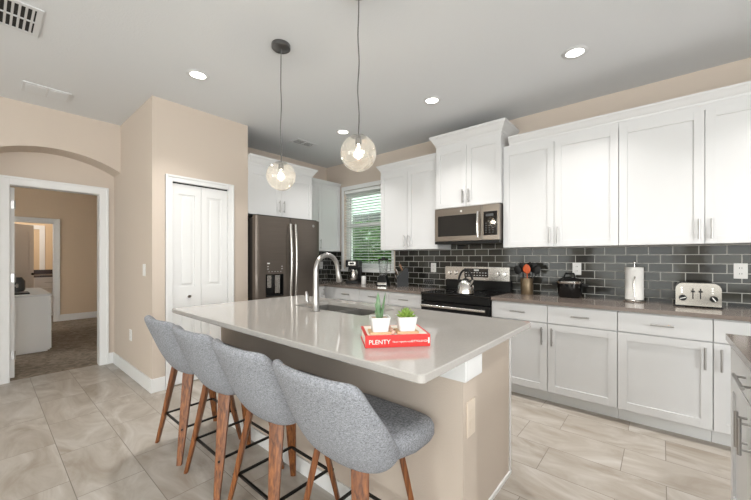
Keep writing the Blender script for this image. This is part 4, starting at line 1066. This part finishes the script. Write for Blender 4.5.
def grille(label, x0, x1, y0, y1, n, along, split=1):
    t = thing('ceiling_vent', label, 'vent', ((x0+x1)/2, (y0+y1)/2, ZC)); w = .03; z0, z1 = ZC-.008, ZC-.0005
    q = MB().box(x0, x1, y0, y0+w, z0, z1, .002).box(x0, x1, y1-w, y1, z0, z1, .002).box(x0, x0+w, y0+w, y1-w, z0, z1, .002).box(x1-w, x1, y0+w, y1-w, z0, z1, .002)
    if split == 2:
        if along == 'x': q.box((x0+x1)/2-.006, (x0+x1)/2+.006, y0+w, y1-w, z0, z1)
        else: q.box(x0+w, x1-w, (y0+y1)/2-.006, (y0+y1)/2+.006, z0, z1)
    fr = q.build('frame', 'vent', t)
    MB().box(x0+w-.005, x1-w+.005, y0+w-.005, y1-w+.005, ZC-.0015, ZC-.0006).build('duct_opening', 'dark', t)
    q = MB()
    for i in range(n):
        k = (i+.5)/n
        if along == 'x':
            R = Matrix.Translation(((x0+x1)/2, y0+w+(y1-y0-2*w)*k, ZC-.0065)) @ Matrix.Rotation(.22, 4, 'X'); q.box(-(x1-x0)/2+w, (x1-x0)/2-w, -.006, .006, -.0008, .0008, R=R)
        else:
            R = Matrix.Translation((x0+w+(x1-x0-2*w)*k, (y0+y1)/2, ZC-.0065)) @ Matrix.Rotation(.22, 4, 'Y'); q.box(-.003, .003, -(y1-y0)/2+w, (y1-y0)/2-w, -.0008, .0008, R=R)
    q.build('louvres', 'vent', t)
grille('white ceiling register with open louvres in the upper left corner', -3.315, -2.935, -.22, .25, 14, 'x', 2)
grille('white return grille near the ceiling corner above the refrigerator', -3.76, -3.56, 2.63, 2.96, 11, 'y', 2)
t = thing('ceiling_access_panel', 'flat white ceiling panel in two sections above the arch', 'panel', (-4.35, .39, ZC))
q = MB().box(-4.47, -4.22, .225, .545, ZC-.010, ZC-.0005, .002); q.build('frame', 'vent', t)
MB().box(-4.45, -4.245, .245, .380, ZC-.013, ZC-.0101, .001).box(-4.45, -4.245, .392, .525, ZC-.013, ZC-.0101, .001).build('sections', 'ceil', t)

# ------------------------------------------------------------------ bedroom things
t = thing('dresser', 'white dresser in the bedroom beyond the doorway', 'dresser', (-7.2, .40, 0))
MB().box(-7.95, -6.44, .14, .60, .02, .76).build('body', 'trim', t)
MB().box(-7.97, -6.425, .12, .622, .76, .785, .003).build('top', 'vent', t)
MB().box(-7.93, -6.46, .16, .58, 0, .02).build('plinth', 'trim', t)
for i in range(2):
    for j in range(3):
        x0_ = -7.94+i*.75; d_ = MB().box(x0_, x0_+.74, .6002, .617, .035+j*.24, .265+j*.24, .003).build('drawer', 'trim', t)
        MB().cyl((x0_+.28, .640, .15+j*.24), (x0_+.46, .640, .15+j*.24), .006).cyl((x0_+.30, .617, .15+j*.24), (x0_+.30, .640, .15+j*.24), .005).cyl((x0_+.44, .617, .15+j*.24), (x0_+.44, .640, .15+j*.24), .005).build('handle', 'nickel', d_, True)
o = MB().box(-6.95, -6.62, .20, .42, .7855, .805, .006).build('tray', 'black'); center_origin(o, (-6.78, .31, .7855)); tag(o, 'flat black tray on the bedroom dresser', 'tray')
o = MB().lathe([(0, 0), (.07, 0), (.085, .02), (.085, .15), (.06, .19), (.05, .21), (0, .21)], (-7.3, .33, .7855), 24).build('speaker_canister', 'dgrey', None, True); center_origin(o, (-7.3, .33, .7855)); tag(o, 'dark grey cylinder standing on the bedroom dresser behind the tray', 'canister')
# bathroom
t = thing('vanity', 'white bathroom vanity with dark stone top seen through the far opening', 'vanity', (-10.9, 1.1, 0))
MB().box(-11.3, -10.35, .72, 1.6, .0, .86).build('body', 'trim', t)
MB().box(-11.32, -10.33, .70, 1.62, .86, .90).box(-11.32, -11.30, .70, 1.62, .90, 1.0).build('counter', 'darkstone', t)
fv = mapper('E', -10.35)
for a, b in ((.73, 1.15), (1.16, 1.59)): shaker('door', fv, a, b, .05, .62, t)
for a, b in ((.73, 1.15), (1.16, 1.59)): drawer_front(fv, a, b, .64, .84, t)
struct('trim_bath_casing', MB().box(-11.9, -11.88, .92, 1.02, 0, 2.1).box(-11.9, -11.88, .1, .92, 2.0, 2.1), 'trim')
light('bath_fill_light', 'POINT', (-10.6, .2, 2.5), (0, 0, 0), 48, (1, .95, .88), .12)  # unseen lamp added to brighten the bathroom, without any fitting
